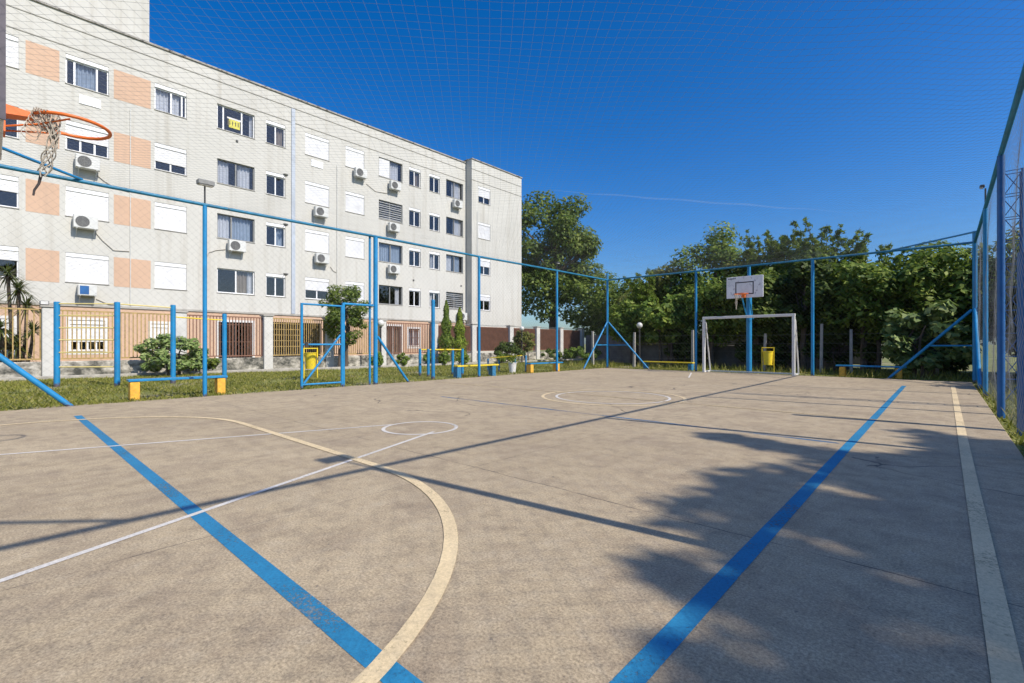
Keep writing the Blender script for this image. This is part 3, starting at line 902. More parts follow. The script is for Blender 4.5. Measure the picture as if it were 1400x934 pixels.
SP = {
 ('A', 4): S1, ('A', 3): half(.15, panes=3), ('A', 2): half(.42), ('A', 1): half(.35),
 ('B', 4): {'panes': 3, 'div': [.2, .72], 'box': .17, 'cur': [('curtain_blue', .22, .70)]}, ('B', 3): half(.52, panes=3), ('B', 2): S1, ('B', 1): S1,
 ('C', 4): {'panes': 2, 'div': [.52, .86], 'box': .17, 'cur': [('curtain', 0, .45), ('curtain', .5, .8)]}, ('C', 3): half(.62), ('C', 2): S1, ('C', 1): S1,
 ('D', 4): {'div': [.17, .66], 'cur': [('curtain', .90, .98)], 'frame': 'white_pvc'}, ('D', 3): {'div': [.5], 'frame': 'grey_metal', 'cur': [('curtain', .02, .34), ('curtain', .58, .9)]},
 ('D', 2): {'div': [.38], 'frame': 'grey_metal', 'cur': [('curtain', .02, .36), ('curtain_blue', .40, .92)]}, ('D', 1): {'div': [.5], 'cur': [('curtain_tan', .52, .82), ('curtain', .84, .96)]},
 ('E', 4): {'box': .17, 'cur': [('curtain_tan', .55, 1)]}, ('E', 3): {'box': .17}, ('E', 2): {'box': .17, 'cur': [('curtain_blue', .6, .9)]}, ('E', 1): {'box': .17},
 ('F', 4): S1, ('F', 3): S1, ('F', 2): S1, ('F', 1): half(.52),
 ('G', 4): S1, ('G', 3): S1, ('G', 2): S1, ('G', 1): S1,
 ('H', 4): {'panel': (.03, .46), 'div': [.48], 'frame': 'grey_metal', 'hblind': 0, 'cur': [('curtain', .5, .9)]}, ('H', 3): {'hblind': 1, 'div': [.48], 'frame': 'grey_metal'}, ('H', 2): {'cur': [('curtain_blue', .03, .95)], 'frame': 'grey_metal'}, ('H', 1): {'div': [.48], 'cur': [('curtain', .76, .93)], 'frame': 'grey_metal'},
 ('I', 4): {'box': .17, 'cur': [('curtain_tan', .6, 1)]}, ('I', 3): {'box': .17}, ('I', 2): {'box': .17}, ('I', 1): {'box': .17},
 ('J', 4): {'box': .17}, ('J', 3): {'box': .17}, ('J', 2): {'box': .17, 'cur': [('curtain', .3, .6)]}, ('J', 1): {'box': .17, 'cur': [('curtain', .2, .5)]},
 ('K', 4): {'frame': 'grey_metal', 'cur': [('curtain', .42, .95)]}, ('K', 3): {'frame': 'grey_metal', 'cur': [('curtain', .5, .97)]}, ('K', 2): {'frame': 'grey_metal', 'cur': [('curtain', .05, .4), ('curtain_blue', .5, .9)]}, ('K', 1): {'hblind': 1, 'frame': 'grey_metal'},
 ('B', 0): half(.66, surround=1, panes=4), ('C', 0): half(.5, surround=1), ('D', 0): {'grille': 1, 'surround': 1, 'frame': 'dark_metal'}, ('F', 0): {'panes': 4, 'frame': 'dark_metal'}, ('H', 0): {'grille': 1, 'surround': 1, 'cur': [('curtain_tan', 0, 1)]}, ('I', 0): {'grille': 1, 'surround': 1, 'cur': [('curtain_blue', 0, 1)]}, ('A', 0): half(.5, surround=1),
}
for c_, r_, ya, yb, za, zb in rects:
    sp = dict(SP[(c_, r_)])
    if r_ and c_ in 'BC' : sp['surround_thin'] = 1
    window(FX, ya, yb, za, zb, sp)
for r_, sp in ((4, half(.55)), (3, S1), (2, half(.4)), (1, half(.3))):
    window(BX, WL[0], WL[1], *ROWZ[r_], sp)

# sale sign in the top-floor window
sg = thing('window_sign', (FX - .09, 8.0, 11.6), 'small yellow sign with black stripes hanging in a top-floor window', 'sign')
MB().mm((FX - .108, 7.78, 11.56), (FX - .098, 8.26, 11.98)).build('sign_board', M['sign_yellow'], sg)
b = MB(); b.mm((FX - .097, 7.70, 11.96), (FX - .094, 8.34, 12.04)); b.build('sign_header', M['whitetrim'], sg)
b = MB()
for y in (7.80, 7.92, 8.05, 8.17): b.mm((FX - .0965, y, 11.68), (FX - .0945, y + .035, 11.88))
b.mm((FX - .107, 7.70, 11.62), (FX - .099, 7.775, 11.92)); b.mm((FX - .107, 8.265, 11.66), (FX - .099, 8.33, 11.94))
b.build('sign_marks', M['black'], sg)

# ------------------------------------------------------------------ air conditioners
def ac_unit(loc, label, fan='round', w=.74, h=.52, d=.26, cable=0):
    x, y, z = loc
    root = thing('air_conditioner', loc, label, 'air conditioner', 'air conditioners on the cream facade')
    x0 = x + .12
    cs = MB().mm((x0, y - w / 2, z), (x0 + d, y + w / 2, z + h), .02).build('casing', M['ac_white'], root)
    fy_ = y - w * .14
    dm = MB(); n = 28; r = h * .40
    i = len(dm.v); dm.v += [(x0 + d + .003, fy_ + r * math.cos(2 * math.pi * k / n), z + h / 2 + r * math.sin(2 * math.pi * k / n)) for k in range(n)]; dm.f.append(tuple(range(n)))
    dm.build('fan_opening', M['ac_dark'], cs)
    gr = MB()
    for rr_ in (r, r * .74, r * .48, r * .22): gr.torus((x0 + d + .008, fy_, z + h / 2), rr_, .0065, 24, 5, 'x')
    for k in range(8):
        a = math.pi * k / 4
        gr.tube([(x0 + d + .010, fy_, z + h / 2), (x0 + d + .010, fy_ + r * math.cos(a), z + h / 2 + r * math.sin(a))], .005, 4)
    gr.build('fan_grille', M['grey_metal'], cs)
    for s in (-1, 1):
        b = MB(); yy = y + s * w * .36
        b.mm((x + .005, yy - .015, z - .025), (x0 + d + .02, yy + .015, z - .001)); b.mm((x + .005, yy - .015, z - .30), (x + .03, yy + .015, z - .026))
        b.tube([(x + .02, yy, z - .28), (x0 + d * .8, yy, z - .03)], .010, 5)
        b.build('bracket', M['ac_white'], root)
    return root
ACS = [('B3', 2.62, 8.02, 'below the half-shut window level with the orange rim'),
       ('B2', 2.56, 5.64, 'between two big closed shutters in the second window column'),
       ('D2', 8.02, 5.52, 'under the curtained three-pane window behind the top rail'),
       ('F2', 12.25, 5.48, 'under a closed shutter right of the downpipe, lower of two'),
       ('F3', 12.2, 8.02, 'under a closed shutter right of the downpipe, upper of two'),
       ('G4', 14.58, 10.78, 'hanging half over the bottom of a top-floor closed shutter'),
       ('H4', 16.95, 10.62, 'under the top-floor window with one louvred leaf'),
       ('H3', 16.85, 8.02, 'under the window with horizontal slat blinds'),
       ('H2', 16.85, 5.42, 'under the window with blue-grey curtains, above the small garden door'),
       ('K4', 22.05, 10.60, 'under the top-floor window next to the recessed corner of the block'),
       ('K1', 22.5, 2.75, 'low on the wall behind the twin pointed conifers')]
first = None
for k_, y, z, txt in ACS:
    lab = 'air conditioner ' + txt
    if first is None:
        first = ac_unit((FX, y, z), lab)
    else:
        dup(first, (FX, y, z), lab)
# boxy window unit on the first floor
wu = thing('air_conditioner', (FX, 2.6, 2.95), 'boxy window air conditioner with dark panel above the yellow climbing bars', 'air conditioner', 'air conditioners on the cream facade')
cs = MB().mm((FX + .04, 2.32, 2.98), (FX + .46, 2.88, 3.40), .015).build('casing', M['ac_white'], wu)
MB().mm((FX + .463, 2.37, 3.03), (FX + .467, 2.64, 3.36)).build('coil_panel', M['dkblue'], cs)
b = MB()
for s in (2.38, 2.82): b.tube([(FX + .02, s, 2.66), (FX + .42, s, 2.97)], .014, 5); b.tube([(FX + .02, s, 2.965), (FX + .46, s, 2.965)], .014, 5)
b.build('bracket', M['ac_white'], wu)
# hoses draped on the wall, each held to the building
for pts in ([(2.9, 7.95), (3.15, 7.75), (3.5, 7.55), (3.96, 7.50)], [(2.88, 5.6), (3.1, 5.3), (3.45, 4.95), (3.96, 4.98)],
            [(2.9, 2.9), (3.3, 2.7), (3.7, 2.66)], [(15.1, 10.6), (15.7, 10.3), (16.4, 10.35), (16.9, 10.55)], [(7.6, 5.6), (7.2, 5.5), (6.9, 5.35), (6.8, 5.1)], [(12.85, 5.4), (13.0, 5.2), (13.2, 5.1)]):
    MB().tube([(FX + .03, y, z) for y, z in pts], .014, 6).build('hose', M['cable'], bld)
# little antennas beside the narrow windows
ant = None
for z, lab in ((9.72, 'small grey antenna beside a narrow window two floors below the roof'), (7.16, 'small grey antenna beside a narrow window just above the top rail'), (4.6, 'small grey antenna beside the lowest narrow window left of the downpipe')):
    if ant is None:
        ant = thing('antenna', (FX, 10.28, z), lab, 'antenna', 'antennas beside narrow windows')
        MB().tube([(FX, 10.28, z), (FX + .30, 10.28, z + .05)], .012, 6).build('arm', M['grey_metal'], ant)
        MB().lathe((FX + .33, 10.28, z - .02), [(.02, 0), (.10, .05), (.13, .12), (.12, .125), (.09, .06), (.01, .02)], 14).build('dish', M['grey_metal'], ant, True)
    else:
        dup(ant, (FX, 10.28, z), lab)

# ------------------------------------------------------------------ perimeter wall with picket panels
PX = -21.5
PIL = [-2.2, 1.30, 4.86, 8.0, 10.75, 13.6, 17.0, 20.0, 23.4, 26.2, 29.0, 31.8]
pw = thing('perimeter_wall', (PX, 15, 0), 'low mossy stone wall with white pillars and picket panels in front of the block', 'wall')
sb = MB()
for a, b_ in zip(PIL, PIL[1:]): sb.mm((PX - .12, a + .19, -.1), (PX + .12, b_ - .19, .50), .02)
sb.build('stone_base', M['stone'], pw)
for i, y in enumerate(PIL):
    pm = MB().box((PX, y, 1.1), (.38, .37, 2.3), 0, .02); pl = pm.build('pillar', M['plaster'], pw)
    MB().box((PX, y, 2.28), (.46, .45, .06), 0, .01).build('pillar_cap', M['trimshade'], pl)
for i, (a, b_) in enumerate(zip(PIL, PIL[1:])):
    y0, y1 = a + .2, b_ - .2
    mb = MB()
    if i == 5: y1 = y0 + (y1 - y0)
    z0, z1 = .56, 2.20
    if i >= 6: z0, z1 = .62, 2.14
    mb.mm((PX - .02, y0, z0), (PX + .02, y1, z0 + .045)); mb.mm((PX - .02, y0, z1 - .045), (PX + .02, y1, z1))
    mb.mm((PX - .025, y0 - .015, z0), (PX + .025, y0 + .03, z1)); mb.mm((PX - .025, y1 - .03, z0), (PX + .025, y1 + .015, z1))
    st = .155 if i < 1 else (.115 if i not in (4, 3) else .10)
    if i >= 6: st = .075
    y = y0 + st
    while y < y1 - .04:
        mb.mm((PX - .014, y - .015, z0 + .04), (PX + .014, y + .015, z1 - .04)); y += st
    if i in (3,):
        for z in (.95, 1.2, 1.45, 1.7, 1.95):
            mb.mm((PX - .010, y0, z), (PX + .010, y0 + 1.2, z + .022))
    mb.build('picket_panel', M['picket'] if i in (0, 1, 3, 4) else M['picket_red'], pw)
    if i >= 6:
        MB().mm((PX - .06, y0, z0 + .02), (PX - .035, y1, z1 - .03)).build('screen_panel', M['panel_tan' if i in (6, 7) else 'panel_brown'], pw)
cp = MB()
for i, (a, b_) in enumerate(zip(PIL, PIL[1:])):
    if i >= 6: cp.tube([(PX, a + .2, 2.26), (PX, (a + b_) / 2, 2.22), (PX, b_ - .2, 2.26)], .018, 5)
cp.build('top_wire', M['grey_metal'], pw)
# lamp on pillar
wl = thing('wall_lamp', (PX, 1.3, 2.31), 'small grey box lamp on top of the white pillar behind the climbing bars', 'lamp')
MB().box((PX, 1.18, 2.40), (.16, .22, .14), 0, .02).build('lamp_body', M['grey_metal'], wl)
MB().box((PX + .085, 1.18, 2.40), (.012, .17, .10)).build('lens', M['globe'], wl)

# globe lamps
def globe(loc, h, label, r=.17):
    root = thing('globe_lamp', loc, label, 'lamp', 'white globe lamps on posts')
    x, y, z = loc
    MB().tube([(x, y, -.1), (x, y, h - r)], [.045, .035], 10).build('post', M['dark_metal'], root, True)
    pr = [(.02, -r)] + [(r * math.sin(a), -r * math.cos(a)) for a in np.linspace(.25, math.pi - .08, 12)]
    MB().lathe((x, y, h), pr, 20).build('globe', M['globe'], root, True)
    MB().lathe((x, y, h - r - .05), [(.05, 0), (.07, .03), (.06, .07)], 12).build('collar', M['dark_metal'], root, True)
    return root
globe((-18.6, 21.3, 0), 1.98, 'white globe lamp on a dark post in front of the brown screen panels', .14)
globe((-11.1, 21.5, 0), 1.98, 'white globe lamp on a thin post in front of the hedge, left of the goal', .145)
globe((-19.9, 12.55, 0), 2.05, 'white globe lamp half hidden behind the blue post beside the gate', .17)

# ------------------------------------------------------------------ benches, bins, playground
def bench(name, p, q, top, block, label, zt=.40, legs=(.06, .94), wid=.26, blk=None):
    p = Vector((*p, 0)); q = Vector((*q, 0)); d = q - p; l = d.length; a = math.atan2(d.y, d.x); mid = (p + q) / 2
    root = thing(name, tuple(mid), label, 'bench', 'low benches around the court')
    MB().box((mid.x, mid.y, zt - .022), (l, wid, .045), a, .006).build('seat', M[top], root)
    for f in legs:
        c = p + d * f
        MB().box((c.x, c.y, (zt - .06) / 2 - .025), (.16, wid * .92, zt - .005), a, .008).build('leg', M[block], root)
    return root
bench('bench', (-12.15, 1.86), (-12.1, 3.62), 'blue', 'orange_block', 'long blue plank bench on two orange blocks beside the near fence post', .36, (.06, .93))
bench('bench', (-11.95, 10.35), (-11.75, 12.1), 'yellow', 'blue_block', 'yellow plank bench on two blue blocks by the grass', .36, (.04, .88))
bench('bench', (-11.9, 14.0), (-11.75, 15.9), 'blue', 'orange_block', 'short blue bench with yellow block near the far left corner', .33, (.05, .85))
bench('bench', (-10.0, 19.75), (-7.75, 19.75), 'yellow', 'blue_block', 'low yellow bench behind the far fence, left of the goal', .30, (.05, .95))
bench('bench', (-2.75, 19.45), (-.9, 19.45), 'blue', 'orange_block', 'blue plank bench with yellow block in front of the pale bush', .36, (.1, .9))

def bin_(loc, label, rz=0):
    root = thing('litter_bin', loc, label, 'bin', 'yellow litter bins')
    x, y, z = loc
    b = MB()
    ca, sa = math.cos(rz), math.sin(rz)
    P_ = lambda u, w, h: (x + u * ca - w * sa, y + u * sa + w * ca, h)
    for s in (-1, 1): b.bar(P_(s * .20, 0, -.05), P_(s * .20, 0, .95), .03)
    b.bar(P_(-.20, 0, .93), P_(.20, 0, .93), .03); b.bar(P_(-.20, 0, .28), P_(.20, 0, .28), .025)
    b.build('bin_frame', M['yellow'], root)
    t = MB(); r0, r1 = .145, .175
    t.lathe((x, y, .27), [(r0, 0), (r1, .50), (r1 + .012, .50), (r1 + .012, .525), (r1 - .012, .525), (r1 - .02, .46), (.01, .44)], 20)
    t.build('bucket', M['yellow'], root, True)
    return root
bin_((-15.1, 6.95, 0), 'yellow litter bin on a frame behind the open gate', R(70))
bin_((-5.0, 20.0, 0), 'yellow litter bin beside the thick blue post behind the goal', R(20))

# climbing bars on the grass
cl = thing('climbing_frame', (-16.4, 3, 0), 'blue posts with yellow climbing bars on the grass in front of the picket wall', 'climbing frame')
gp = [(-17.2, 1.18), (-16.15, 2.26), (-16.2, 3.5), (-16.4, 4.86)]
for i, (x, y) in enumerate(gp):
    h = 2.18 if i < 3 else 2.0
    MB().tube([(x, y, -.1), (x, y, h - .01), (x, y, h)], [.065, .065, .05], 14).build('post', M['blue'], cl, True)
for z in (.47, .85, 1.18, 1.50, 1.82, 2.13):
    MB().tube([(*gp[0], z), (*gp[1], z)], .018, 8).build('bar', M['paleyellow'], cl, True)
MB().tube([(*gp[1], 2.13), (*gp[2], 2.1)], .018, 8).build('bar', M['paleyellow'], cl, True)
MB().tube([(*gp[2], 1.84), (*gp[3], 1.80)], .018, 8).build('bar', M['yellow'], cl, True)

pbars = thing('parallel_bars', (-13.1, 10.7, 0), 'low blue posts carrying two yellow bars on the grass, in front of the conifers', 'parallel bars')
qs = [(-13.65, 10.18), (-13.1, 10.12), (-13.2, 11.3), (-12.62, 11.25)]
for x, y in qs: MB().tube([(x, y, -.1), (x, y, .90)], .05, 12).build('post', M['blue'], pbars, True)
MB().tube([(*qs[0], .87), (*qs[2], .87)], .024, 8).build('bar', M['yellow'], pbars, True)
MB().tube([(*qs[1], .87), (*qs[3], .87)], .024, 8).build('bar', M['yellow'], pbars, True)
ep = thing('exercise_post', (-11.95, 9.42, 0), 'single tall blue exercise post on the grass next to the yellow bars', 'post')
MB().tube([(-11.95, 9.42, -.1), (-11.95, 9.42, 2.44)], .06, 14).build('post', M['blue'], ep, True)
MB().lathe((-11.95, 9.42, 2.44), [(.06, 0), (.05, .025), (.01, .035)], 14).build('post_cap', M['blue'], ep, True)
su = thing('sit_up_bench', (-13.0, 13.8, 0), 'sloping yellow sit-up board on blue legs beside a white pot', 'exercise bench')
a, b_ = Vector((-13.45, 13.55, .50)), Vector((-12.35, 14.1, .60))
d = (b_ - a)
sbm = MB(); n_ = Vector((-d.y, d.x, 0)).normalized() * .16
up_ = Vector((0, 0, .035))
sbm.v = [tuple(p) for p in (a - n_, b_ - n_, b_ + n_, a + n_, a - n_ + up_, b_ - n_ + up_, b_ + n_ + up_, a + n_ + up_)]
sbm.f = [(3, 2, 1, 0), (4, 5, 6, 7), (0, 1, 5, 4), (1, 2, 6, 5), (2, 3, 7, 6), (3, 0, 4, 7)]
sbm.build('board', M['yellow'], su)
for (x, y, h) in ((-13.6, 13.5, .48), (-13.2, 13.72, .44), (-12.5, 13.9, .5), (-12.15, 14.15, .62)):
    MB().tube([(x, y, -.1), (x, y, h)], .035, 10).build('leg', M['blue'], su, True)

# concrete boundary posts with wires
cf = thing('wire_fence', (-8, 21.3, 0), 'leaning concrete posts with strands of wire in front of the hedge', 'fence')
for (x, y, h, lx) in ((-2.62, 21.9, 1.62, .0), (-3.55, 21.7, 1.85, .02), (-5.55, 21.6, 1.5, .06), (-8.4, 21.3, 1.7, .0), (-11.0, 20.75, 1.62, .02), (-13.4, 20.9, 1.72, -.02), (-.2, 21.9, 1.6, .03)):
    MB().tube([(x, y, -.1), (x + lx, y, h)], [.075, .06], 4).build('post', M['concrete_post'], cf)
wr = MB()
for z in (.4, .75, 1.1, 1.45):
    wr.tube([(-13.4, 20.9, z), (-11.0, 20.75, z - .01), (-8.4, 21.3, z), (-5.5, 21.6, z - .02), (-3.5, 21.7, z), (-2.6, 21.9, z), (-.2, 21.9, z)], .003, 4)
wr.build('wire', M['grey_metal'], cf)
tag(MB().mm((-21.2, 32.0, -.1), (-2.5, 32.25, 1.75), .02).build('boundary_wall', M['stonedark']), 'dark grey boundary wall in the shade behind the hedge', 'wall')
tag(MB().mm((-14.6, 24.6, -.1), (-3.0, 24.8, 1.0), .02).build('low_wall', M['stonedark']), 'low grey concrete wall half hidden under the far hedge', 'wall')

# ------------------------------------------------------------------ vegetation
def leaves_mesh(name, C, S, N, mat, parent, aspect=.5):
    """C centres (n,3), S lengths, N normals"""
    n = len(C)
    N = N / (np.linalg.norm(N, axis=1, keepdims=True) + 1e-9)
    rnd = rng.normal(size=(n, 3))
    A = rnd - N * np.sum(rnd * N, axis=1, keepdims=True)
    A /= np.linalg.norm(A, axis=1, keepdims=True) + 1e-9
    B = np.cross(N, A)
    h = S[:, None] * .5; w = h * aspect
    V = np.stack([C - A * h, C + B * w - N * w * .25, C + A * h, C - B * w - N * w * .25], 1).reshape(-1, 3)
    off = np.array(ROOT.get(parent.name, Vector((0, 0, 0)))) if parent else np.zeros(3)
    V = V - off
    me = bpy.data.meshes.new(name)
    me.vertices.add(len(V)); me.vertices.foreach_set('co', V.astype(np.float32).ravel())
    me.loops.add(n * 4); me.loops.foreach_set('vertex_index', np.arange(n * 4, dtype=np.int32))
    me.polygons.add(n); me.polygons.foreach_set('loop_start', np.arange(n, dtype=np.int32) * 4)
    me.materials.append(mat); me.update(calc_edges=True); me.validate()
    o = bpy.data.objects.new(name, me); col.objects.link(o)
    if parent: o.parent = parent; ROOT[o.name] = Vector(off)
    return o

def clump_leaves(cents, rads, per, size, upbias=.75, flat=.8):
    Cs = []; Ns = []
    for c, r in zip(cents, rads):
        k = max(6, int(per * (r / np.mean(rads)) ** 2))
        d = rng.normal(size=(k, 3)); d /= np.linalg.norm(d, axis=1, keepdims=True)
        rad = r * rng.uniform(.35, 1.0, (k, 1)) ** .6
        p = d * rad; p[:, 2] *= flat
        Cs.append(c + p)
        Ns.append(d * .8 + np.array([.25, -.1, upbias]) + rng.normal(size=(k, 3)) * .45)
    C = np.concatenate(Cs); N = np.concatenate(Ns)
    S = size * rng.uniform(.6, 1.35, len(C))
    return C, S, N

def tree(name, x, y, h, rx, z0, mat, label, cat='tree', ncl=46, per=150, size=.24, trunk_r=.16, group=None, ry=None, shape=1.0, clr=.30, aspect=.55, surf=.35, kids=True, bark='bark', stems=1, boughs=0):
    ry = ry or rx
    root = thing(name, (x, y, 0), label, cat, group)
    ch = (h - z0) / 2; cz = z0 + ch
    cents = []; rads = []
    while len(cents) < ncl:
        d = rng.normal(size=3); d /= np.linalg.norm(d)
        t = rng.uniform(surf, 1) ** .6
        p = d * t
        wz = 1 - max(0, p[2]) ** 2 * (1 - 1 / max(shape, .01)) * .6
        q = np.array([x + p[0] * rx * wz * .86, y + p[1] * ry * wz * .86, cz + p[2] * ch * .88])
        if q[2] < .12: continue
        cents.append(q); rads.append(min(rx, ch) * clr * rng.uniform(.65, 1.25))
    C, S, N = clump_leaves(cents, rads, per, size)
    keep = C[:, 2] > .02
    C, S, N = C[keep], S[keep], N[keep]
    tr = MB()
    for k in range(boughs):
        a = math.pi + rng.uniform(-1.25, 1.25); e = rng.uniform(-.75, .8)
        d0 = np.array([math.cos(a) * math.cos(e), math.sin(a) * math.cos(e), math.sin(e)])
        b0 = np.array([x, y, cz]) + d0 * np.array([rx, ry, ch]) * .82
        dr = np.array([math.cos(a), math.sin(a), e * .5 - .1]); ln = rng.uniform(1.1, 2.3)
        m = int(120 * ln); t = rng.uniform(0, 1, m)[:, None]
        C = np.concatenate([C, b0 + dr * ln * t + np.array([0, 0, -.3]) * t ** 2 + rng.normal(size=(m, 3)) * (.20 * (1 - t) + .05)])
        N = np.concatenate([N, rng.normal(size=(m, 3)) + np.array([.2, 0, .7])]); S = np.concatenate([S, rng.uniform(.2, .4, m)])
        tr.tube([tuple(b0 - d0 * 1.5), tuple(b0), tuple(b0 + dr * ln * .9 + np.array([0, 0, -.24]))], [.06, .035, .01], 5)
    for s in range(stems):
        bx_, by_ = x + (rng.uniform(-.3, .3) if stems > 1 else 0), y + (rng.uniform(-.3, .3) if stems > 1 else 0)
        zt = cz + ch * .35
        pts = [(bx_, by_, -.1)] + [(bx_ + rng.normal() * trunk_r * .5 * k, by_ + rng.normal() * trunk_r * .5 * k, zt * k / 4) for k in (1, 2, 3, 4)]
        tr.tube(pts, [trunk_r * f for f in (1.25, 1, .85, .65, .35)], 9)
        for i in range(0, len(cents), max(1, len(cents) // (16 // stems))):
            c = Vector(cents[i]); f = rng.uniform(.35, .85); j = min(3, int(f * 4)); p0 = Vector(pts[j]).lerp(Vector(pts[j + 1]), f * 4 - j)
            mid = p0.lerp(c, .5) + Vector((0, 0, -.15 * ch * .3))
            tr.tube([p0, mid, c], [trunk_r * .42, trunk_r * .26, trunk_r * .08], 6)
    tr.build('trunk', M[bark], root, True)
    leaves_mesh('crown', C, S, N, L[mat], root, aspect)
    return root

# big tree beyond the end of the block
tree('broadleaf_tree', -25.6, 33.6, 15.3, 5.0, 2.0, 'mid', 'tall broad green tree rising at the right end of the apartment block', ncl=84, per=250, size=.33, trunk_r=.35, clr=.26, group='trees beyond the court')
FT = 'trees beyond the court'
T2 = [
 ('broadleaf_tree', -21.8, 34.5, 7.6, 3.0, .6, 'mid', 'dark rounded tree beside the foot of the tallest tree', 34, 180, .30),
 ('broadleaf_tree', -17.6, 33.0, 6.3, 2.8, .5, 'mid', 'rounded green tree left of the far corner post, nearer the tallest tree', 36, 180, .28),
 ('broadleaf_tree', -15.0, 29.8, 5.6, 2.5, .4, 'olive', 'olive tree directly behind the far left corner post', 34, 180, .26),
 ('broadleaf_tree', -12.6, 28.6, 6.3, 2.3, .4, 'olive', 'olive tree sloping up to the highest rounded crown, left of the backboard', 40, 190, .23),
 ('broadleaf_tree', -10.1, 28.6, 8.1, 2.6, .5, 'bright', 'highest rounded crown of the far hedge, up left of the white backboard', 50, 200, .23),
 ('broadleaf_tree', -7.3, 28.0, 6.1, 2.3, .5, 'olive', 'olive tree straight above the white backboard', 42, 190, .23),
 ('broadleaf_tree', -4.8, 27.2, 5.8, 2.2, .5, 'bright', 'yellow-green tree under the feathery tops right of the backboard', 40, 190, .23),
 ('broadleaf_tree', -2.4, 26.4, 5.7, 2.2, .5, 'olive', 'olive tree above the fence post right of the goal', 40, 190, .23),
 ('broadleaf_tree', -.1, 25.6, 5.4, 2.2, .5, 'mid', 'broad green tree behind the right part of the far fence', 40, 190, .22),
 ('broadleaf_tree', 2.4, 25.0, 5.2, 2.2, .4, 'olive', 'olive tree behind the far right corner of the court', 36, 190, .22),
 ('broadleaf_tree', 5.6, 25.5, 5.6, 2.6, .2, 'mid', 'green tree beyond the right fence, behind its far bushes', 36, 190, .24),
]
for nm, x, y, h, r, z0, m_, lb, n1, n2, sz in T2:
    tree(nm, x, y, h, r, z0, m_, lb, ncl=n1, per=n2, size=sz, trunk_r=.16, group=FT, clr=.34)
# front hedge bushes
HB = [
 (-12.9, 24.2, 3.5, 1.6, 'bright', 'green bush nearest the far left corner braces'),
 (-10.7, 23.6, 4.0, 1.7, 'bright', 'bright green bush behind the globe lamp left of the goal'),
 (-8.3, 23.6, 4.4, 1.7, 'bright', 'green bush behind the left goal post'),
 (-6.2, 23.4, 4.6, 1.6, 'mid', 'green bush directly behind the white backboard'),
 (-4.2, 23.5, 4.9, 1.7, 'dark', 'dark green bush right of the thick blue hoop post'),
 (-2.2, 23.2, 4.7, 1.7, 'bright', 'bright yellow-green bush behind the fence post right of the goal'),
 (-.2, 23.0, 4.6, 1.8, 'bright', 'green bush above the pale broad-leaved shrub'),
 (2.0, 22.6, 4.5, 1.7, 'dark', 'dark green bush behind the far right corner post'),
 (4.4, 23.0, 4.6, 1.9, 'mid', 'green bush seen just right of the far right corner post'),
]
for x, y, h, r, m_, lb in HB:
    vs = .15 + .13 * ((x * 7.3) % 1.0)
    tree('hedge_bush', x, y, h, r, .9, m_, lb, 'bush', 42, int(170 * (.2 / vs) ** 1.3), vs, .08, 'bushes of the far hedge', clr=.34, stems=3, ry=1.6, aspect=.35 + .4 * ((x * 3.1) % 1.0))
tree('broadleaf_shrub', -.55, 20.9, 2.45, 1.25, .05, 'pale', 'pale broad-leaved shrub beside the far right corner brace', 'shrub', 30, 60, .26, .05, clr=.34, stems=3, aspect=.75, ry=.8)
# dark undergrowth beneath the hedge
for x, y, h, r, lb in ((-9.6, 24.0, 1.7, 1.5, 'dark low undergrowth behind the goal, left half'), (-6.2, 24.0, 1.6, 1.7, 'dark low undergrowth behind the yellow bin'), (-3.2, 23.8, 1.7, 1.6, 'dark low undergrowth behind the right goal post'), (-.2, 23.4, 1.7, 1.6, 'dark low undergrowth under the green bush on the right')):
    tree('undergrowth_bush', x, y, h, r, .0, 'dark', lb, 'bush', 26, 120, .2, .03, 'dark undergrowth bushes', clr=.4, stems=2, ry=.8)
# right-hand side beyond the fence
RS = [(3.3, 20.0, 4.6, 1.7, 'dry', 'dry yellowish bush beyond the right fence, nearest the far corner'), (4.6, 17.6, 4.2, 1.7, 'mid', 'green bush behind the lattice mast'), (6.2, 21.5, 5.6, 2.2, 'mid', 'taller green bush furthest beyond the right fence'), (6.8, 15.6, 4.2, 1.8, 'dry', 'dry bush at the right border behind the net'), (3.1, 22.0, 2.6, 1.4, 'mid', 'low green bush right behind the far right corner post'), (3.0, 16.4, 2.2, 1.1, 'olive', 'low olive bush between right fence and pavement'), (5.2, 24.0, 3.4, 2.0, 'dark', 'dark low bush furthest back beyond the right fence')]
for x, y, h, r, m_, lb in RS:
    tree('side_bush', x, y, h, r, .2, m_, lb, 'bush', 36, 150, .2, .08, 'bushes beyond the right fence', clr=.36, stems=2)

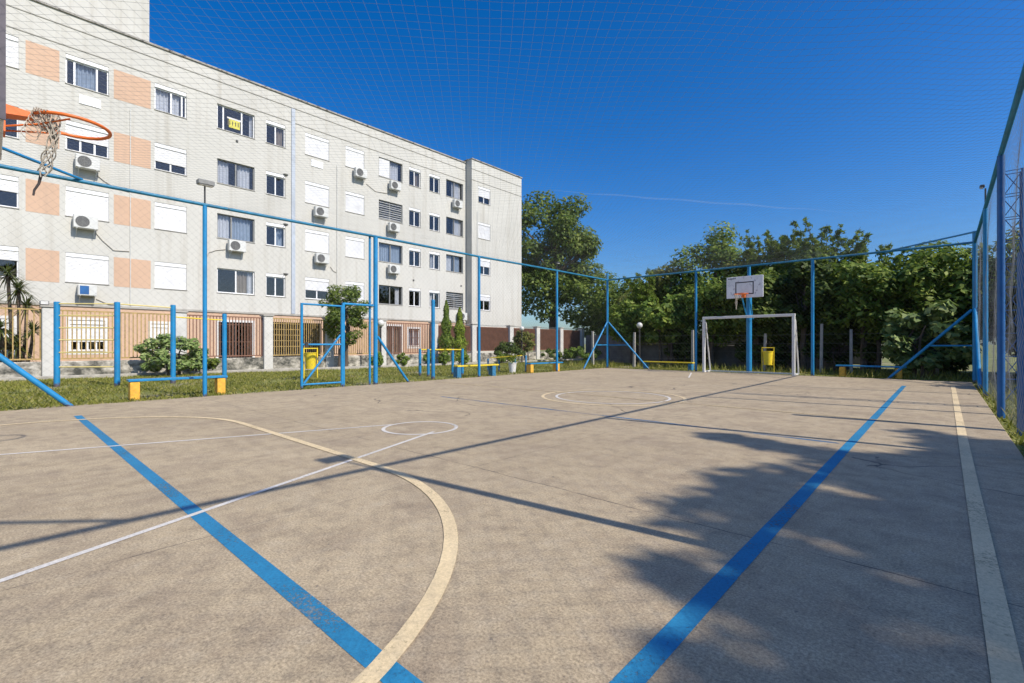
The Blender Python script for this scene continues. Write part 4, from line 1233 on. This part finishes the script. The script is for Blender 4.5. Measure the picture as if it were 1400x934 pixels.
# feathery tall shoots
def feather(x, y, h, lb, n=5, spread=.5):
    root = thing('feathery_tree', (x, y, 0), lb, 'tree', 'feathery tree tops above the hedge')
    tr = MB(); Cs = []; Ns = []
    for s in range(n):
        ang = rng.uniform(0, 2 * math.pi); lean = rng.uniform(.2, spread)
        hh = h * rng.uniform(.86, 1.0); p = []
        for k in range(9):
            t = k / 8
            p.append(np.array([x + math.cos(ang) * lean * t * t * 1.6, y + math.sin(ang) * lean * t * t * 1.6, hh * t - .25 * t ** 4]))
        tr.tube([tuple(q) for q in p], [.035 * (1 - .8 * k / 8) for k in range(9)], 5)
        for k in range(40):
            f = rng.uniform(.35, 1.0) * 8; j = min(7, int(f))
            base = p[j] + (p[j + 1] - p[j]) * (f - j)
            az = rng.uniform(0, 2 * math.pi); ln = .12 + .95 * (1 - f / 8) ** .8 * rng.uniform(.6, 1.1)
            m = int(14 + 46 * ln); t = rng.uniform(0, 1, m)[:, None]
            br = np.array([math.cos(az), math.sin(az), .55])
            Cs.append(base + br * ln * t + np.array([0, 0, -.75]) * ln * t ** 2 + rng.normal(size=(m, 3)) * .035)
            Ns.append(rng.normal(size=(m, 3)))
    tr.build('trunk', M['bark'], root, True)
    C = np.concatenate(Cs); leaves_mesh('crown', C, rng.uniform(.12, .26, len(C)), np.concatenate(Ns), L['bright'], root, .25)
    return root
for x, y, h, lb in ((-7.07, 27, 7.0, 'feathery tree top just right above the backboard'), (-5.9, 27, 6.9, 'slim feathery shoots right of the backboard, second of the feathery row'), (-5.2, 27, 6.5, 'low feathery shoots in the middle of the feathery row'), (-4.2, 27, 7.0, 'tallest feathery drooping top over the fence post right of the goal'), (-3.5, 27, 6.2, 'feathery shoots right of the tallest feathery top'), (-2.2, 26.6, 5.4, 'low feathery shoots at the right end of the row'), (-12.9, 25.5, 5.4, 'thin sparse shoots above the far left corner of the fence')):
    feather(x, y, h + .35, lb, 9, .95)

# shade tree outside the right-hand side, its shadow falls across the court
tree('shade_tree', 13.0, 5.45, 11.8, 5.3, 1.6, 'mid', 'large leafy tree outside the right fence that shades the court', ncl=430, per=270, size=.34, trunk_r=.3, clr=.165, group=FT, surf=.05, ry=4.75, boughs=34)

# plants along the perimeter wall
tree('leafy_shrub', -20.2, 4.35, 1.45, 1.25, .03, 'pale', 'wide leafy shrub against the stone wall behind the blue bench', 'shrub', 26, 90, .17, .04, clr=.36, stems=3, aspect=.5)
tree('leafy_shrub', -20.9, 5.5, 1.0, .75, .03, 'mid', 'lower dark shrub beside the wide leafy one at the wall', 'shrub', 16, 80, .15, .03, clr=.4, stems=2)
# juniper at the gate
jn = tree('juniper_tree', -20.4, 11.0, 3.95, 1.15, .9, 'mid', 'irregular dark green juniper tree behind the gate', 'tree', 44, 190, .14, .085, clr=.30, stems=2, aspect=.4)
# twin conifers
def conifer(x, y, h, r, lb, m_='lime'):
    root = thing('pointed_conifer', (x, y, 0), lb, 'conifer', 'twin pointed conifers')
    n = 5200; t = rng.uniform(0, 1, n) ** .8
    rad = r * (1 - t) ** .75 * (.85 + .2 * np.sin(t * 23)) + .015; a = rng.uniform(0, 2 * math.pi, n)
    rr_ = rad * rng.uniform(.55, 1.05, n) * (1 + .12 * np.sin(a * 5 + t * 14))
    C = np.stack([x + rr_ * np.cos(a), y + rr_ * np.sin(a), .08 + t * h], 1)
    N = np.stack([np.cos(a), np.sin(a), .35 + 0 * a], 1) + rng.normal(size=(n, 3)) * .4
    MB().tube([(x, y, -.1), (x, y, h * .9)], [.05, .01], 7).build('trunk', M['bark'], root, True)
    leaves_mesh('crown', C, rng.uniform(.06, .14, n), N, L[m_], root, .5)
conifer(-20.1, 16.75, 3.35, .55, 'taller slender lime conifer, left one of the pair', 'bright')
conifer(-19.8, 17.45, 3.0, .60, 'brighter yellow-green conifer, right one of the pair', 'lime')
# clipped round bushes
RB = None
for x, y, s, lb in ((-19.7, 12.2, .34, 'clipped round bush left of the gate-side post'), (-19.5, 13.5, .34, 'clipped round bush right behind the gate-side post brace'), (-19.3, 14.9, .32, 'clipped round bush under the small garden door'), (-19.2, 15.9, .32, 'clipped round bush left of the parallel bars'), (-19.0, 17.0, .28, 'small clipped bush at the foot of the pointed conifers'), (-18.7, 19.6, .26, 'small clipped bush right of the pointed conifers')):
    tree('clipped_bush', x, y, s * 2, s, .0, 'bright', lb, 'bush', 14, 110, .09, .02, 'clipped round bushes by the wall', clr=.42, surf=.6)
tree('dark_shrub', -19.2, 20.6, 1.25, 1.0, .03, 'dark', 'dark low shrub in front of the brown screen panels', 'shrub', 22, 110, .14, .03, clr=.4, stems=3, ry=1.5)
tree('tall_shrub', -19.0, 21.9, 2.15, .7, .4, 'olive', 'taller thin olive shrub beside the globe lamp at the wall', 'shrub', 20, 90, .14, .035, clr=.38, stems=3)
tree('low_shrub', -18.0, 24.3, .85, .9, .03, 'mid', 'low green shrub row below the brown screen panels', 'shrub', 18, 100, .12, .02, clr=.4, ry=2.0)
tree('low_shrub', -15.0, 22.5, 1.0, 1.3, .03, 'bright', 'bright weedy shrub left of the far corner braces', 'shrub', 24, 100, .13, .02, clr=.36, ry=1.2)
# pot plant
pt = thing('flower_pot', (-12.55, 14.25, 0), 'white flower pot with a small yellowish plant by the sit-up board', 'flower pot')
MB().lathe((-12.5, 13.75, -.05), [(.12, 0), (.16, .36), (.172, .36), (.172, .40), (.15, .40), (.14, .33), (.01, .33)], 18).build('pot', M['pot'], pt, True)
C = np.array([-12.5, 13.75, .48]) + rng.normal(size=(160, 3)) * np.array([.12, .12, .10])
leaves_mesh('plant', C, rng.uniform(.06, .12, 160), rng.normal(size=(160, 3)) + np.array([0, 0, .6]), L['lime'], pt)

# strap-leaved plant behind the near picket panel
yk = thing('dracaena_plant', (-23.2, .1, 0), 'spiky strap-leaved plant with several stems behind the near picket panel', 'plant')
tr = MB(); lf = MB()
def tuft(c, n, ln, mb):
    for k in range(n):
        az = rng.uniform(0, 2 * math.pi); el = rng.uniform(-.5, 1.35); l = ln * rng.uniform(.7, 1.15)
        d = Vector((math.cos(az) * math.cos(el), math.sin(az) * math.cos(el), math.sin(el)))
        side = d.cross(Vector((0, 0, 1))); side = side.normalized() if side.length > .01 else Vector((1, 0, 0))
        prev = None
        for j in range(5):
            t = j / 4; p = Vector(c) + d * l * t + Vector((0, 0, -.45 * l * t * t)); w = .022 * (1 - t) ** .6 + .002
            a_, b__ = p - side * w, p + side * w
            if prev: mb.quad(prev[0], prev[1], b__, a_)
            prev = (a_, b__)
for (dx, dy, h) in ((0, .55, 2.9), (-.1, .75, 2.35), (.1, .3, 3.35), (0, -.1, 2.5), (.1, .9, 1.5), (.15, .1, 1.6), (-.1, -.4, 3.0), (.2, .5, 1.0), (.1, -.3, 1.1)):
    b0 = Vector((-23.2 + dx * .5, .3 + dy * .5, -.05)); tp = Vector((-23.2 + dx, .1 + dy, h))
    tr.tube([b0, b0.lerp(tp, .5) + Vector((0, .05, 0)), tp], [.06, .05, .045], 7)
    tuft(tp, 95, .72, lf)
tr.build('stem', M['bark'], yk, True)
lf.build('leaves', L['strap'], yk)

# grass
def grass(regs, dens, hmin, hmax):
    Vs = []
    for (x0, x1, y0, y1, dn) in regs:
        n = int((x1 - x0) * (y1 - y0) * dens * dn)
        x = rng.uniform(x0, x1, n); y = rng.uniform(y0, y1, n)
        keep = (np.sin(x * 1.7 + 2 * np.sin(y * .9)) + np.sin(y * 2.3 + x) + rng.normal(size=n) * .8) > -1.1
        x, y = x[keep], y[keep]; n = len(x)
        a = rng.uniform(0, 2 * math.pi, n); h = rng.uniform(hmin, hmax, n); w = rng.uniform(.008, .02, n)
        lx, ly = rng.normal(size=n) * .05, rng.normal(size=n) * .05
        z0 = np.full(n, -.055)
        v = np.stack([np.stack([x - np.cos(a) * w, y - np.sin(a) * w, z0], 1), np.stack([x + np.cos(a) * w, y + np.sin(a) * w, z0], 1), np.stack([x + lx, y + ly, z0 + h], 1)], 1)
        Vs.append(v.reshape(-1, 3))
    V = np.concatenate(Vs); n = len(V) // 3
    me = bpy.data.meshes.new('grass'); me.vertices.add(len(V)); me.vertices.foreach_set('co', V.astype(np.float32).ravel())
    me.loops.add(n * 3); me.loops.foreach_set('vertex_index', np.arange(n * 3, dtype=np.int32))
    me.polygons.add(n); me.polygons.foreach_set('loop_start', np.arange(n, dtype=np.int32) * 3)
    me.materials.append(L['grass']); me.update(calc_edges=True)
    o = bpy.data.objects.new('grass', me); col.objects.link(o)
    tag(o, 'short patchy grass beside the court and along its edges', 'grass', kind='stuff')
grass([(-20.8, -11.75, -1, 8, 1.3), (-11.75, -11.1, -1, 19, .45), (-20, -11.75, 8, 26, .8), (-11.4, 1.0, 18.66, 21.6, 1.0), (.57, 2.2, 4, 18, 1.0), (-20, 3, 21, 26, .35)], 330, .045, .078)
grass_tall = None
def tall_weeds(name, lab, regs, dens, hmin, hmax):
    Cs = []
    for x0, x1, y0, y1 in regs:
        n = int((x1 - x0) * (y1 - y0) * dens)
        Cs.append(np.stack([rng.uniform(x0, x1, n), rng.uniform(y0, y1, n)], 1))
    P_ = np.concatenate(Cs); n = len(P_)
    a = rng.uniform(0, 2 * math.pi, n); h = rng.uniform(hmin, hmax, n); w = rng.uniform(.01, .022, n)
    l = rng.normal(size=(n, 2)) * .12
    V = np.stack([np.stack([P_[:, 0] - np.cos(a) * w, P_[:, 1] - np.sin(a) * w, np.full(n, -.06)], 1), np.stack([P_[:, 0] + np.cos(a) * w, P_[:, 1] + np.sin(a) * w, np.full(n, -.06)], 1), np.stack([P_[:, 0] + l[:, 0], P_[:, 1] + l[:, 1], h], 1)], 1).reshape(-1, 3)
    me = bpy.data.meshes.new(name); me.from_pydata(V.tolist(), [], np.arange(n * 3).reshape(-1, 3).tolist())
    me.materials.append(L['grass']); me.update()
    o = bpy.data.objects.new(name, me); col.objects.link(o); tag(o, lab, 'weeds', kind='stuff')
tall_weeds('weeds', 'taller weeds along the fence feet and under the hedge', [(-11.3, .5, 20.6, 22.4), (-14.5, -11.6, 19.4, 21.5), (.62, 1.3, 6, 17), (-2.5, .4, 19.3, 20.6)], 60, .08, .30)

# ------------------------------------------------------------------ contrail, high above
def unproj(px, py, Zc):
    c, s = .739322, .673352
    u = (px - 700) / 650; v = (470 - py) / 650
    return Vector((u * Zc * c - Zc * s, u * Zc * s + Zc * c, CAMH + v * Zc))
a, b_ = unproj(745, 260, 4000), unproj(1180, 292, 3600)
ct = MB(); N_ = 24
ct.tube([a.lerp(b_, i / N_) + Vector((0, 0, 4 * math.sin(i * 1.3))) for i in range(N_ + 1)], [1.5 + min(i, 6) * .9 + 1.5 * math.sin(i * .9) ** 2 if i < 16 else max(.8, 8.4 - (i - 16) * .9) for i in range(N_ + 1)], 12)
tag(ct.build('contrail', M['contrail']), 'thin faint white contrail across the blue sky', 'contrail', kind='stuff')

# ------------------------------------------------------------------ sky, sun, camera
el = R(42.4); sd = Vector((.992 * math.cos(el), .126 * math.cos(el), math.sin(el)))
w = bpy.data.worlds.new('World'); scene.world = w; w.use_nodes = True
nt = w.node_tree; bg = nt.nodes['Background']
sky = nd(nt, 'ShaderNodeTexSky', sky_type='NISHITA')
sky.sun_disc = False; sky.sun_elevation = el; sky.sun_rotation = math.atan2(sd.x, sd.y)
sky.altitude = 0; sky.air_density = 1.0; sky.dust_density = 1.3; sky.ozone_density = 2.0
hs = nd(nt, 'ShaderNodeHueSaturation'); hs.inputs['Saturation'].default_value = 1.50
nt.links.new(sky.outputs[0], hs.inputs['Color'])
tint = mixc(nt, 1.0, hs.outputs[0], (.80, .96, 1.22, 1), 'MULTIPLY')
nt.links.new(tint, bg.inputs[0]); bg.inputs[1].default_value = .125
sun = bpy.data.lights.new('sun', 'SUN'); sun.energy = 4.9; sun.angle = R(.53); sun.color = (1, .935, .83)
so = bpy.data.objects.new('sun', sun); col.objects.link(so)
so.rotation_euler = sd.to_track_quat('Z', 'Y').to_euler()
cam = bpy.data.cameras.new('camera'); co = bpy.data.objects.new('camera', cam); col.objects.link(co)
cam.sensor_width = 36; cam.lens = 36 * 650 / 1400; cam.shift_y = 3 / 1400; cam.clip_end = 20000; cam.clip_start = .05
co.location = (0, 0, CAMH); co.rotation_euler = (R(90), 0, R(42.326))
scene.camera = co
scene.view_settings.view_transform = 'Standard'; scene.view_settings.look = 'None'
scene.view_settings.exposure = .09; scene.view_settings.gamma = 1
scene.render.engine = 'CYCLES'
scene.cycles.max_bounces = 6; scene.cycles.transparent_max_bounces = 16
